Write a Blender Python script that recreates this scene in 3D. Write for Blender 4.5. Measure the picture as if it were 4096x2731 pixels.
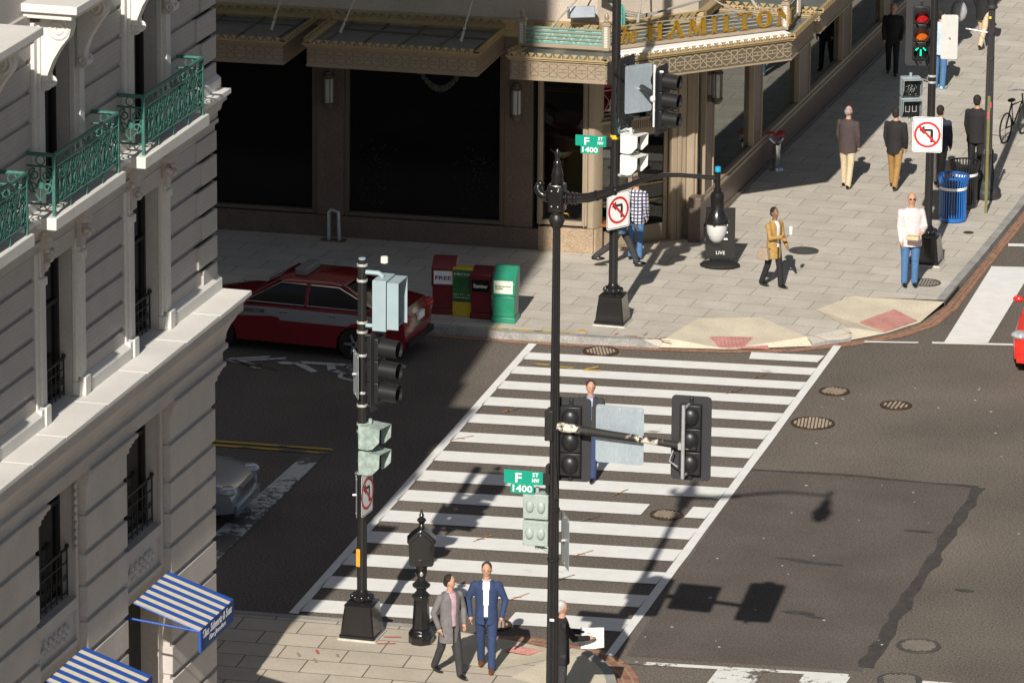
import bpy, bmesh, math, random
from math import sin, cos, pi, radians, sqrt, atan2
from mathutils import Vector, Matrix
random.seed(7)
for o in list(bpy.data.objects): bpy.data.objects.remove(o)
S = bpy.context.scene
COL = S.collection
# ---------------------------------------------------------------- camera, sky, sun, exposure
cd = bpy.data.cameras.new('camera'); CAM = bpy.data.objects.new('camera', cd); COL.objects.link(CAM)
yaw, pit, rol = radians(15.9), radians(15.8), radians(0.46)
fw = Vector((-sin(yaw)*cos(pit), cos(yaw)*cos(pit), -sin(pit)))
r0 = Vector((cos(yaw), sin(yaw), 0)); u0 = r0.cross(fw)
rv = r0*cos(rol)+u0*sin(rol); uv_ = u0*cos(rol)-r0*sin(rol)
M = Matrix((rv, uv_, -fw)).transposed().to_4x4(); M.translation = Vector((29.335, -102.981, 30.3))
CAM.matrix_world = M
cd.sensor_width = 36; cd.lens = 200; cd.clip_start = 1; cd.clip_end = 3000
S.camera = CAM
S.render.resolution_x = 1024; S.render.resolution_y = 682
SUN_E, SUN_T = radians(33), 0.096          # elevation; westward drift of the shadows per metre north
W = bpy.data.worlds.new('World'); S.world = W; W.use_nodes = True
nt = W.node_tree; bg = nt.nodes['Background']
sky = nt.nodes.new('ShaderNodeTexSky'); sky.sky_type = 'NISHITA'; sky.sun_disc = False
sky.sun_elevation = SUN_E; sky.sun_rotation = radians(174.5); sky.air_density = 1.0; sky.dust_density = 0.6
hs = nt.nodes.new('ShaderNodeHueSaturation'); hs.inputs['Saturation'].default_value = .72
nt.links.new(sky.outputs[0], hs.inputs['Color']); nt.links.new(hs.outputs[0], bg.inputs[0]); bg.inputs[1].default_value = 0.05
sl = bpy.data.lights.new('sun', 'SUN'); sl.energy = 5.0; sl.angle = radians(0.53); sl.color = (1, .945, .86)
so = bpy.data.objects.new('sun', sl); COL.objects.link(so); so.location = (10, -60, 60)
L = Vector((-SUN_T, 1, 0)).normalized()*cos(SUN_E); L.z = -sin(SUN_E)
so.rotation_euler = L.to_track_quat('-Z', 'Y').to_euler()
S.view_settings.view_transform = 'Standard'; S.view_settings.look = 'None'
S.view_settings.exposure = 0.18; S.view_settings.gamma = 1
# ---------------------------------------------------------------- materials
MATS = {}
def mat(name, col, rough=.6, metal=0., var=.15, scale=6., fine=0., bump=0., bscale=40., spec=.5, coat=0., emit=0., stretch=None, tint=None):
    if name in MATS: return MATS[name]
    m = bpy.data.materials.new(name); m.use_nodes = True; n = m.node_tree; N = n.nodes; K = n.links.new
    b = N['Principled BSDF']; b.inputs['Roughness'].default_value = rough; b.inputs['Metallic'].default_value = metal
    b.inputs['Specular IOR Level'].default_value = spec; b.inputs['Coat Weight'].default_value = coat; b.inputs['Coat Roughness'].default_value = .08
    tc = N.new('ShaderNodeTexCoord'); src = tc.outputs['Object']
    if stretch:
        mp = N.new('ShaderNodeMapping'); mp.inputs['Scale'].default_value = stretch; K(src, mp.inputs[0]); src = mp.outputs[0]
    c = list(col)+[1] if len(col) == 3 else list(col)
    out = None
    if var:
        nz = N.new('ShaderNodeTexNoise'); nz.inputs['Scale'].default_value = scale; nz.inputs['Detail'].default_value = 5; K(src, nz.inputs[0])
        rp = N.new('ShaderNodeValToRGB'); rp.color_ramp.elements[0].position = .3; rp.color_ramp.elements[1].position = .7
        t = tint or (1, 1, 1)
        rp.color_ramp.elements[0].color = [c[i]*(1-var)*t[i] for i in range(3)]+[1]
        rp.color_ramp.elements[1].color = [min(1, c[i]*(1+var*.6)) for i in range(3)]+[1]
        K(nz.outputs[0], rp.inputs[0]); out = rp.outputs[0]
        if fine:
            n2 = N.new('ShaderNodeTexNoise'); n2.inputs['Scale'].default_value = bscale; n2.inputs['Detail'].default_value = 3; K(src, n2.inputs[0])
            r2 = N.new('ShaderNodeValToRGB'); r2.color_ramp.elements[0].position = .32; r2.color_ramp.elements[1].position = .68
            r2.color_ramp.elements[0].color = [1-fine]*3+[1]; r2.color_ramp.elements[1].color = [1+fine]*3+[1]
            K(n2.outputs[0], r2.inputs[0])
            mx = N.new('ShaderNodeMix'); mx.data_type = 'RGBA'; mx.blend_type = 'MULTIPLY'; mx.inputs[0].default_value = 1
            K(out, mx.inputs[6]); K(r2.outputs[0], mx.inputs[7]); out = mx.outputs[2]
        K(out, b.inputs['Base Color'])
    else: b.inputs['Base Color'].default_value = c
    if bump:
        nb = N.new('ShaderNodeTexNoise'); nb.inputs['Scale'].default_value = bscale; nb.inputs['Detail'].default_value = 4; K(src, nb.inputs[0])
        bp = N.new('ShaderNodeBump'); bp.inputs['Strength'].default_value = bump; bp.inputs['Distance'].default_value = .01
        K(nb.outputs[0], bp.inputs['Height']); K(bp.outputs[0], b.inputs['Normal'])
    if emit: b.inputs['Emission Color'].default_value = c; b.inputs['Emission Strength'].default_value = emit
    MATS[name] = m; return m
def bricked(name, col, mortar, w, h, msize, axes='XY', off=.5, var=.1, rough=.75, bump=.3, uv=False, rot=0., noise=.12, nscale=3.):
    """brick / paver / ashlar pattern on the object's own coordinates"""
    if name in MATS: return MATS[name]
    m = bpy.data.materials.new(name); m.use_nodes = True; n = m.node_tree; N = n.nodes; K = n.links.new
    b = N['Principled BSDF']; b.inputs['Roughness'].default_value = rough
    tc = N.new('ShaderNodeTexCoord'); src = tc.outputs['UV' if uv else 'Object']
    sp = N.new('ShaderNodeSeparateXYZ'); cb = N.new('ShaderNodeCombineXYZ'); K(src, sp.inputs[0])
    K(sp.outputs['XYZ'.index(axes[0])], cb.inputs[0]); K(sp.outputs['XYZ'.index(axes[1])], cb.inputs[1])
    mp = N.new('ShaderNodeMapping'); mp.inputs['Rotation'].default_value = (0, 0, rot); K(cb.outputs[0], mp.inputs[0])
    bt = N.new('ShaderNodeTexBrick'); bt.offset = off; bt.inputs['Scale'].default_value = 1
    bt.inputs['Brick Width'].default_value = w; bt.inputs['Row Height'].default_value = h; bt.inputs['Mortar Size'].default_value = msize
    bt.inputs['Mortar Smooth'].default_value = .1; bt.inputs['Bias'].default_value = 0
    bt.inputs['Color1'].default_value = [c*(1-var) for c in col]+[1]; bt.inputs['Color2'].default_value = [min(1, c*(1+var)) for c in col]+[1]
    bt.inputs['Mortar'].default_value = list(mortar)+[1]; K(mp.outputs[0], bt.inputs[0])
    out = bt.outputs[0]
    for sc, am, de in ((nscale, noise, 6), (nscale*14, noise*.8, 4)):
        nz = N.new('ShaderNodeTexNoise'); nz.inputs['Scale'].default_value = sc; nz.inputs['Detail'].default_value = de; K(tc.outputs['Object'], nz.inputs[0])
        rp = N.new('ShaderNodeValToRGB'); rp.color_ramp.elements[0].position = .3; rp.color_ramp.elements[1].position = .7
        rp.color_ramp.elements[0].color = [1-am, 1-am*1.05, 1-am*1.1, 1]; rp.color_ramp.elements[1].color = [1+am*.4]*3+[1]; K(nz.outputs[0], rp.inputs[0])
        mx = N.new('ShaderNodeMix'); mx.data_type = 'RGBA'; mx.blend_type = 'MULTIPLY'; mx.inputs[0].default_value = 1
        K(out, mx.inputs[6]); K(rp.outputs[0], mx.inputs[7]); out = mx.outputs[2]
    K(out, b.inputs['Base Color'])
    if bump:
        bp = N.new('ShaderNodeBump'); bp.inputs['Strength'].default_value = bump; bp.inputs['Distance'].default_value = .008; bp.invert = True
        K(bt.outputs[1], bp.inputs['Height']); K(bp.outputs[0], b.inputs['Normal'])
    MATS[name] = m; return m
def glassy(name, tint=(.02, .02, .02), f=.5, ior=1.5, rough=.01):
    """clear pane: see-through with a Fresnel mirror on top"""
    if name in MATS: return MATS[name]
    m = bpy.data.materials.new(name); m.use_nodes = True; n = m.node_tree; N = n.nodes; K = n.links.new
    N.remove(N['Principled BSDF']); tr = N.new('ShaderNodeBsdfTransparent'); tr.inputs[0].default_value = (f, f, f*.97, 1)
    gl = N.new('ShaderNodeBsdfGlossy'); gl.inputs['Roughness'].default_value = rough; gl.inputs[0].default_value = (.9, .93, .9, 1)
    fr = N.new('ShaderNodeFresnel'); fr.inputs[0].default_value = ior; mx = N.new('ShaderNodeMixShader')
    K(fr.outputs[0], mx.inputs[0]); K(tr.outputs[0], mx.inputs[1]); K(gl.outputs[0], mx.inputs[2]); K(mx.outputs[0], N['Material Output'].inputs[0])
    MATS[name] = m; return m
def worn(name, col, under, amt=.42, scale=14., rough=.7, streak=(.35, 1, 1)):
    """paint worn through to what lies under it"""
    if name in MATS: return MATS[name]
    m = mat(name, col, rough, var=.06, scale=3, fine=.05, bscale=50); n = m.node_tree; N = n.nodes; K = n.links.new; b = N['Principled BSDF']
    base = b.inputs['Base Color'].links[0].from_socket; tc = N['Texture Coordinate']
    mp = N.new('ShaderNodeMapping'); mp.inputs['Scale'].default_value = streak; K(tc.outputs['Object'], mp.inputs[0])
    a = N.new('ShaderNodeTexNoise'); a.inputs['Scale'].default_value = scale; a.inputs['Detail'].default_value = 8; a.inputs['Roughness'].default_value = .75; K(mp.outputs[0], a.inputs[0])
    a2 = N.new('ShaderNodeTexNoise'); a2.inputs['Scale'].default_value = .9; K(tc.outputs['Object'], a2.inputs[0])
    ml = N.new('ShaderNodeMath'); ml.operation = 'MULTIPLY'; K(a.outputs[0], ml.inputs[0]); K(a2.outputs[0], ml.inputs[1])
    rp = N.new('ShaderNodeValToRGB'); rp.color_ramp.elements[0].position = amt*amt; rp.color_ramp.elements[1].position = amt*amt+.03
    rp.color_ramp.elements[0].color = (1, 1, 1, 1); rp.color_ramp.elements[1].color = (0, 0, 0, 1); K(ml.outputs[0], rp.inputs[0])
    mx = N.new('ShaderNodeMix'); mx.data_type = 'RGBA'; K(rp.outputs[0], mx.inputs[0]); K(base, mx.inputs[6]); mx.inputs[7].default_value = list(under)+[1]
    K(mx.outputs[2], b.inputs['Base Color']); return m
# ---------------------------------------------------------------- objects: naming, parenting, copying
RM = {}
def tag(o, label=None, cat=None, group=None, kind=None):
    if label: o['label'] = label
    if cat: o['category'] = cat
    if group: o['group'] = group
    if kind: o['kind'] = kind
    return o
def root(name, loc=(0, 0, 0), rz=0., label=None, cat=None, group=None):
    o = bpy.data.objects.new(name, None); COL.objects.link(o); o.location = loc; o.rotation_euler = (0, 0, rz); o.empty_display_size = .2
    RM[o.name] = Matrix.Translation(loc) @ Matrix.Rotation(rz, 4, 'Z'); return tag(o, label, cat, group)
def place(o, loc, rz=0.):
    o.location = loc; o.rotation_euler = (0, 0, rz); RM[o.name] = Matrix.Translation(loc) @ Matrix.Rotation(rz, 4, 'Z')
KIDS = {}
def dup(o, loc=None, rz=None, label=None, parent=None):
    c = o.copy(); COL.objects.link(c)
    if parent: c.parent = parent; KIDS.setdefault(parent.name, []).append(c)
    if loc is not None: c.location = loc
    if rz is not None: c.rotation_euler = (0, 0, rz)
    if label: c['label'] = label
    if loc is not None: RM[c.name] = Matrix.Translation(loc) @ Matrix.Rotation(rz or 0, 4, 'Z')
    for k in KIDS.get(o.name, []): dup(k, parent=c)
    return c
class MB:
    """a mesh under construction; X is the frame its shapes are given in"""
    def __init__(s, X=None): s.v = []; s.f = []; s.uv = {}; s.X = X
    def add(s, vs, fs):
        k = len(s.v); X = s.X
        s.v += [X @ Vector(p) for p in vs] if X else [Vector(p) for p in vs]
        s.f += [[k+i for i in f] for f in fs]; return s
    def box(s, x0, y0, z0, x1, y1, z1):
        return s.add([(x0, y0, z0), (x1, y0, z0), (x1, y1, z0), (x0, y1, z0), (x0, y0, z1), (x1, y0, z1), (x1, y1, z1), (x0, y1, z1)],
                     [(3, 2, 1, 0), (4, 5, 6, 7), (0, 1, 5, 4), (1, 2, 6, 5), (2, 3, 7, 6), (3, 0, 4, 7)])
    def cbox(s, c, d): return s.box(c[0]-d[0]/2, c[1]-d[1]/2, c[2]-d[2]/2, c[0]+d[0]/2, c[1]+d[1]/2, c[2]+d[2]/2)
    def quad(s, *p): return s.add(p, [tuple(range(len(p)))])
    def loft(s, rings, cap=True, closed=True):
        n = len(rings[0]); vs = [p for r in rings for p in r]; fs = []
        for i in range(len(rings)-1):
            for j in range(n if closed else n-1):
                a = i*n+j; b = i*n+(j+1) % n; fs.append((a, b, b+n, a+n))
        if cap: fs += [tuple(range(n))[::-1], tuple(range((len(rings)-1)*n, len(rings)*n))]
        return s.add(vs, fs)
    def tube(s, path, r, n=8, cap=True, flat=1.):
        P = [Vector(p) for p in path]; R = r if isinstance(r, (list, tuple)) else [r]*len(P); rings = []; up = None
        for i, p in enumerate(P):
            t = ((P[i+1] if i < len(P)-1 else p)-(P[i-1] if i else p)).normalized()
            if up is None: up = Vector((0, 0, 1)) if abs(t.z) < .9 else Vector((0, 1, 0))
            a = t.cross(up).normalized(); up = a.cross(t).normalized()
            rings.append([p+(a*cos(2*pi*k/n)+up*sin(2*pi*k/n)*flat)*R[i] for k in range(n)])
        return s.loft(rings, cap)
    def cyl(s, p, q, r, r2=None, n=12): return s.tube([p, q], [r, r if r2 is None else r2], n)
    def lathe(s, prof, c=(0, 0, 0), n=20, flute=0., sq=0.):
        rings = []
        for r, z in prof:
            rings.append([(c[0]+cos(2*pi*k/n)*r*(1-(flute if k % 2 else 0)), c[1]+sin(2*pi*k/n)*r*(1-(flute if k % 2 else 0)), c[2]+z) for k in range(n)])
        return s.loft(rings)
    def sqlathe(s, prof, c=(0, 0, 0), ch=.12):
        rings = []
        for r, z in prof:
            e = r*(1-ch); rings.append([(c[0]+x, c[1]+y, c[2]+z) for x, y in ((r, -e), (r, e), (e, r), (-e, r), (-r, e), (-r, -e), (-e, -r), (e, -r))])
        return s.loft(rings)
    def ext(s, pts, vec):
        n = len(pts); v = Vector(vec); P = [Vector(p) for p in pts]
        return s.add(P+[p+v for p in P], [tuple(range(n))[::-1], tuple(range(n, 2*n))]+[(i, (i+1) % n, n+(i+1) % n, n+i) for i in range(n)])
    def prism(s, pts, z0, z1): return s.ext([(x, y, z0) for x, y in pts], (0, 0, z1-z0))
    def ball(s, c, r, n=12, m=8):
        r = r if isinstance(r, (list, tuple)) else (r, r, r); rings = []
        for i in range(m+1):
            a = -pi/2+pi*i/m; cc = max(cos(a), .02)
            rings.append([(c[0]+r[0]*cc*cos(2*pi*k/n), c[1]+r[1]*cc*sin(2*pi*k/n), c[2]+r[2]*sin(a)) for k in range(n)])
        return s.loft(rings)
    def ring(s, c, r0, r1, z0, z1, n=32):
        rg = []
        for r, z in ((r0, z0), (r1, z0), (r1, z1), (r0, z1)): rg.append([(c[0]+r*cos(2*pi*k/n), c[1]+r*sin(2*pi*k/n), z) for k in range(n)])
        return s.loft(rg+[rg[0]], cap=False)
    def build(s, name, m, parent=None, world=False, bevel=0., flat=False, sharp=35, mods=None):
        me = bpy.data.meshes.new(name); vs = s.v
        if world and parent is not None: I = RM[parent.name].inverted(); vs = [I @ p for p in vs]
        me.from_pydata([tuple(p) for p in vs], [], s.f); me.materials.append(m)
        bm = bmesh.new(); bm.from_mesh(me)
        if bevel or not flat: bmesh.ops.remove_doubles(bm, verts=bm.verts, dist=1e-5)
        bmesh.ops.recalc_face_normals(bm, faces=bm.faces); bm.to_mesh(me); bm.free()
        if not flat: me.shade_smooth(); me.set_sharp_from_angle(angle=radians(sharp))
        o = bpy.data.objects.new(name, me); COL.objects.link(o)
        if parent is not None:
            o.parent = parent; RM[o.name] = RM[parent.name]; KIDS.setdefault(parent.name, []).append(o)
        else: RM[o.name] = Matrix.Identity(4)
        if bevel:
            b = o.modifiers.new('bevel', 'BEVEL'); b.width = bevel; b.segments = 2; b.limit_method = 'ANGLE'; b.angle_limit = radians(40)
        return o
def recentre(o):
    """move a single-mesh thing's origin to the middle of its base"""
    vs = o.data.vertices; xs = [v.co.x for v in vs]; ys = [v.co.y for v in vs]; zs = [v.co.z for v in vs]
    c = Vector(((min(xs)+max(xs))/2, (min(ys)+max(ys))/2, min(zs))); o.data.transform(Matrix.Translation(-c)); o.location = c
    RM[o.name] = Matrix.Translation(c); return o
def text_mb(s, O, right, up, w, h, depth=.004, shear=0., X=None, bold=0., space=1.):
    """lettering fitted into a w x h rectangle at O, standing proud along right x up"""
    cu = bpy.data.curves.new('t', 'FONT'); cu.body = s; cu.size = 1; cu.shear = shear; cu.offset = bold; cu.space_character = space; cu.resolution_u = 2
    ob = bpy.data.objects.new('t', cu); COL.objects.link(ob); bpy.context.view_layer.update()
    me = bpy.data.meshes.new_from_object(ob.evaluated_get(bpy.context.evaluated_depsgraph_get()))
    vs = [v.co.copy() for v in me.vertices]; fs = [list(p.vertices) for p in me.polygons]
    bpy.data.objects.remove(ob); bpy.data.curves.remove(cu); bpy.data.meshes.remove(me)
    x0 = min(v.x for v in vs); x1 = max(v.x for v in vs); y0 = min(v.y for v in vs); y1 = max(v.y for v in vs)
    O = Vector(O); right = Vector(right).normalized(); up = Vector(up).normalized(); nn = right.cross(up)
    P = [O+right*((v.x-x0)/(x1-x0)*w)+up*((v.y-y0)/(y1-y0)*h) for v in vs]
    mb = MB(X); cnt = {}
    for f in fs:
        for i in range(len(f)): e = (f[i], f[(i+1) % len(f)]); cnt[tuple(sorted(e))] = cnt.get(tuple(sorted(e)), 0)+1
    n = len(P); F = [[i+n for i in f] for f in fs]
    for f in fs:
        for i in range(len(f)):
            a, b = f[i], f[(i+1) % len(f)]
            if cnt[tuple(sorted((a, b)))] == 1: F.append([a, b, b+n, a+n])
    mb.add(P+[p+nn*depth for p in P], F); return mb
# ================================================================ the setting
def structure(o): o['kind'] = 'structure'; return o
ASPH = (.150, .128, .108)
m_asph = mat('asphalt', ASPH, .9, var=.22, scale=.35, fine=.42, bump=.5, bscale=26, spec=.25)
m_patch = mat('asphalt_patch', (.118, .100, .088), .9, var=.16, scale=.8, fine=.36, bump=.5, bscale=30, spec=.25)
m_tar = mat('tar', (.06, .052, .048), .75, var=.3, scale=5, fine=.2, bscale=20)
m_white = worn('road_paint', (.80, .79, .76), (.32, .29, .26), .335, 9)
m_white2 = worn('old_road_paint', (.76, .75, .71), ASPH, .45, 7, streak=(1, 1, 1))
m_dim = worn('faded_paint', (.62, .62, .60), (.12, .115, .11), .49, 7, streak=(1, 1, 1))
m_yel = worn('yellow_paint', (.62, .40, .06), ASPH, .43, 8)
m_orange = worn('orange_spray', (.62, .24, .07), (.2, .15, .11), .5, 12, streak=(1, 1, 1))
m_redspray = worn('red_spray', (.5, .09, .07), (.35, .25, .2), .46, 14, streak=(1, 1, 1))
m_pave = bricked('paving_slabs', (.56, .515, .445), (.24, .21, .17), .91, .61, .008, 'XY', noise=.12, nscale=1.6, rot=radians(1.5), var=.06, bump=.2)
m_pave2 = bricked('paving_slabs_near', (.54, .475, .385), (.13, .105, .08), 1.05, .62, .012, 'XY', noise=.12, nscale=1.6, rot=radians(-3.4), var=.06, bump=.3)
m_curb = mat('granite_kerb', (.33, .32, .30), .8, var=.25, scale=3, fine=.3, bump=.4, bscale=45)
m_ramp = mat('tan_concrete', (.62, .55, .42), .85, var=.12, scale=2, fine=.2, bump=.3, bscale=60)
m_tact = mat('tactile_pink', (.50, .235, .205), .8, var=.2, scale=4, fine=.15, bscale=40)
m_gut = bricked('gutter_brick', (.32, .15, .09), (.36, .28, .2), .22, .11, .012, uv=True, var=.25, noise=.2, nscale=5)

def strip(pts, w0, w1, z=0.):
    """flat band along a polyline between offsets w0 and w1 to its right, with lengthwise UVs"""
    n = len(pts); P = [Vector((p[0], p[1], 0)) for p in pts]; A = []; B = []; Ls = [0]
    for i in range(n):
        t = (P[min(i+1, n-1)]-P[max(i-1, 0)]).normalized(); q = Vector((t.y, -t.x, 0))
        A.append(P[i]+q*w0+Vector((0, 0, z))); B.append(P[i]+q*w1+Vector((0, 0, z)))
        if i: Ls.append(Ls[-1]+(P[i]-P[i-1]).length)
    return A, B, Ls
def uv_strip(name, A, B, Ls, w, m):
    me = bpy.data.meshes.new(name); n = len(A)
    me.from_pydata([tuple(p) for p in A+B], [], [(i, n+i, n+i+1, i+1) for i in range(n-1)]); u = me.uv_layers.new(name='UVMap')
    for i, p in enumerate(me.polygons):
        for k, (a, b) in zip(p.loop_indices, ((Ls[i], 0), (Ls[i], w), (Ls[i+1], w), (Ls[i+1], 0))): u.data[k].uv = (a, b)
    me.materials.append(m); me.update()
    bm = bmesh.new(); bm.from_mesh(me); bmesh.ops.recalc_face_normals(bm, faces=bm.faces)
    if bm.faces[0].normal.z < 0: bmesh.ops.reverse_faces(bm, faces=bm.faces)
    bm.to_mesh(me); bm.free()
    o = bpy.data.objects.new(name, me); COL.objects.link(o); return o

g = MB(); g.quad((-900, -900, 0), (900, -900, 0), (900, 900, 0), (-900, 900, 0)); structure(g.build('road', m_asph, flat=True))
# repair patch with tar seams
g = MB(); g.quad((6.45, -6.95, .004), (7.87, -6.76, .004), (10.6, -6.72, .004), (10.75, -11.4, .004), (10.85, -17.2, .004), (7.0, -17.6, .004)); structure(g.build('road_patch', m_patch, flat=True))
def wavy(pts, w, z, amp=.04, seg=.35):
    A = []; B = []
    for (x0, y0), (x1, y1) in zip(pts[:-1], pts[1:]):
        n = max(2, int(Vector((x1-x0, y1-y0)).length/seg))
        for i in range(n+1):
            t = i/n; dx, dy = x1-x0, y1-y0; l = sqrt(dx*dx+dy*dy); q = (dy/l, -dx/l)
            a = -w/2+random.uniform(-amp, amp); b = w/2+random.uniform(-amp, amp)
            A.append((x0+dx*t+q[0]*a, y0+dy*t+q[1]*a, z)); B.append((x0+dx*t+q[0]*b, y0+dy*t+q[1]*b, z))
    n = len(A); return A+B, [(i, n+i, n+i+1, i+1) for i in range(n-1)]
g = MB(); g.add(*wavy([(6.4, -6.92), (8.2, -6.72), (10.65, -6.72)], .11, .008, .03)); g.add(*wavy([(10.65, -6.75), (10.75, -11), (10.85, -17)], .22, .009, .06))
for x, y, a, b in ((8.9, -11.9, .5, .09), (8.4, -11.8, .28, .05), (9.2, -14.6, .35, .12), (9.5, -14.75, .2, .06), (10.2, -9.6, .3, .08), (12.5, -9.2, .25, .06), (11.6, -12.6, .2, .08)):
    g.add([(x+a*cos(t*.7)*random.uniform(.7, 1.1), y+b*sin(t*.7)*random.uniform(.7, 1.1), .01) for t in range(9)], [tuple(range(9))])
structure(g.build('tar_seam', m_tar, flat=True))
# pale scuffs and litter specks on the road are their own little marks
g = MB()
for i in range(46):
    x, y = random.uniform(6.8, 13), random.uniform(-17, 1); s = random.uniform(.012, .03)
    g.add([(x+s*cos(t*1.3)*random.uniform(.6, 1.4), y+s*sin(t*1.3), .012) for t in range(5)], [(0, 1, 2, 3, 4)])
tag(g.build('litter', mat('litter_white', (.7, .7, .68), .7, var=0), flat=True), 'small pale scraps of litter scattered over the asphalt', 'litter', kind='stuff')
# crosswalk across the side street
TOP = [-.69, -1.7, -2.75, -3.88, -5.04, -6.27, -7.51, -8.77, -10.01, -11.27, -12.53, -13.84, -15.14, -16.45]
def lx(y): return .36+(1.05-.36)*(y+.07)/(-17.1)
def rx(y): return 6.24+(6.82-6.24)*(y-1.59)/(-19.26)
g = MB()
for y0, y1, f in ((-.07, -17.17, lx), (1.59, -17.67, lambda y: rx(y)-.16)):
    n = 24; A = []
    for i in range(n+1):
        y = y0+(y1-y0)*i/n; A.append((f(y), y))
    vs = [(x, y, .014) for x, y in A]+[(x+.16+random.uniform(-.006, .006), y, .014) for x, y in A]
    g.add(vs, [(i, i+1, n+2+i, n+1+i) for i in range(n)])
for i, t in enumerate(TOP):
    h = .5+.16*min(1, i/7); x0, x1 = lx(t)+.16, rx(t+.55)-.16; sk = .62
    segs = [(x0, x1)]
    if i == 8: segs = [(x0, 5.28), (6.05, x1)]
    if i == 13: segs = [(x0, 3.4), (4.66, x1)]
    for a, b in segs:
        f = lambda x: t+sk*(x-.5)/5.7
        g.quad((a, f(a)-h, .014), (b, f(b)-h, .014), (b, f(b), .014), (a, f(a), .014))
g.quad((4.73, .16, .014), (6.05, .33, .014), (6.08, .83, .014), (4.66, .64, .014))
structure(g.build('crosswalk', m_white, flat=True))
# crosswalks over the main street
g = MB()
g.quad((6.6, 1.98, .014), (7.62, 2.24, .014), (7.62, 2.33, .014), (6.6, 2.08, .014)); g.quad((7.9, 2.30, .014), (16, 4.1, .014), (16, 4.25, .014), (7.86, 2.42, .014))
g.quad((7.86, 8.25, .014), (16, 9.9, .014), (16, 10.05, .014), (7.84, 8.39, .014)); g.quad((7.86, 10.08, .014), (16, 11.9, .014), (16, 12.2, .014), (7.82, 10.3, .014))
for x in (7.98, 10.3, 12.6): g.quad((x+.12, 2.45+.22*(x-7.98), .015), (x+.95, 2.68+.22*(x-7.98), .015), (x+.72, 8.4+.2*(x-7.98), .015), (x-.12, 8.25+.2*(x-7.98), .015))
structure(g.build('north_crosswalk', m_white, flat=True))
g = MB(); g.quad((7.05, -18.02, .014), (10.7, -17.55, .014), (10.7, -17.42, .014), (7.05, -17.86, .014))
g.quad((11.8, -17.72, .014), (16, -17.2, .014), (16, -17.05, .014), (11.8, -17.57, .014))
for x in (8.6, 10.0, 11.9, 13.4): g.quad((x, -24, .015), (x+.75, -24, .015), (x+.75, -17.7+.11*(x-8.6), .015), (x, -17.75+.11*(x-8.6), .015))
structure(g.build('south_crosswalk', m_white2, flat=True))
# stop bar, double yellow line, shared-lane symbol
g = MB(); g.quad((-1.54, -13.4, .014), (-1.5, -18, .014), (-.9, -18, .014), (-1.0, -14.9, .014), (-1.15, -8.35, .014), (-1.52, -8.4, .014)); structure(g.build('stop_line', m_dim, flat=True))
g = MB()
for o in (0, -.25): g.quad((-60, -11.6+o, .014), (-1.1, -8.06+o, .014), (-1.12, -7.95+o, .014), (-60, -11.49+o, .014))
structure(g.build('centre_line', m_yel, flat=True))
g = MB()
for dx in (0, .34):
    g.quad((-5.05+dx, -2.93, .014), (-4.85+dx, -2.93, .014), (-4.16+dx, -2.58, .014), (-4.16+dx, -2.42, .014)); g.quad((-5.05+dx, -2.93, .014), (-4.0+dx, -3.34, .014), (-4.15+dx, -3.36, .014), (-4.85+dx, -2.93+.0, .014))
def ringxy(cx, cy, ra, rb, w):
    n = 24; vs = []
    for k in range(n): vs += [(cx+ra*cos(2*pi*k/n), cy+rb*sin(2*pi*k/n), .014), (cx+(ra-w)*cos(2*pi*k/n), cy+(rb-w)*sin(2*pi*k/n), .014)]
    g.add(vs, [(2*k, 2*((k+1) % n), 2*((k+1) % n)+1, 2*k+1) for k in range(n)])
ringxy(-1.85, -2.45, .42, .32, .1); ringxy(-2.1, -3.3, .42, .32, .1)
def bar(a, b, w):
    d = Vector((b[0]-a[0], b[1]-a[1], 0)).normalized()*w/2; q = Vector((-d.y, d.x, 0)); z = Vector((0, 0, .015)); a = Vector((a[0], a[1], 0)); b = Vector((b[0], b[1], 0)); g.quad(a+q+z, a-q+z, b-q+z, b+q+z)
for a, b in (((-3.55, -2.72), (-3.0, -3.25)), ((-3.5, -2.7), (-2.5, -2.6)), ((-2.5, -2.6), (-2.3, -3.05)), ((-2.85, -2.7), (-2.7, -3.1)), ((-2.75, -3.05), (-1.9, -3.25)), ((-2.4, -2.7), (-1.9, -2.45))): bar(a, b, .16)
g.add([(-3.72+.17*cos(t*.6), -2.82+.1*sin(t*.6), .014) for t in range(11)], [tuple(range(11))])
structure(g.build('bicycle_marking', m_dim, flat=True))
# utility spray marks
g = MB(); r = MB()
def dash(b, x, y, l, a, w=.05, z=.02):
    c, s = cos(radians(a))*l/2, sin(radians(a))*l/2; q = (-sin(radians(a))*w/2, cos(radians(a))*w/2)
    b.quad((x-c-q[0], y-s-q[1], z), (x+c-q[0], y+s-q[1], z), (x+c+q[0], y+s+q[1], z), (x-c+q[0], y-s+q[1], z))
for x, y, l, a in ((1.0, -1.45, .32, 5), (1.45, -1.5, .2, 8), (2.05, -1.55, .34, 6), (2.0, -1.4, .3, 50), (1.6, -1.5, .12, 40)): dash(g, x, y, l, a, .07)
o = structure(g.build('yellow_survey_mark', m_yel, flat=True))
g = MB()
for x, y, a in ((1.3, -4.6, 60), (5.05, -5.6, 55), (5.2, -1.0, 65), (5.0, -2.1, 65), (4.6, -9.0, 70), (4.5, -10.6, 62), (4.9, -12.6, 60), (4.95, -14.0, 60), (4.5, -15.2, 65), (2.35, -16.9, 50), (4.2, -6.8, 70), (.95, -6.6, 50), (3.0, -12.3, 66)): dash(g, x, y, .5, a, .03); dash(g, x-.02, y-.05, .14, a-50, .035)
structure(g.build('orange_survey_mark', m_orange, flat=True))
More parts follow.
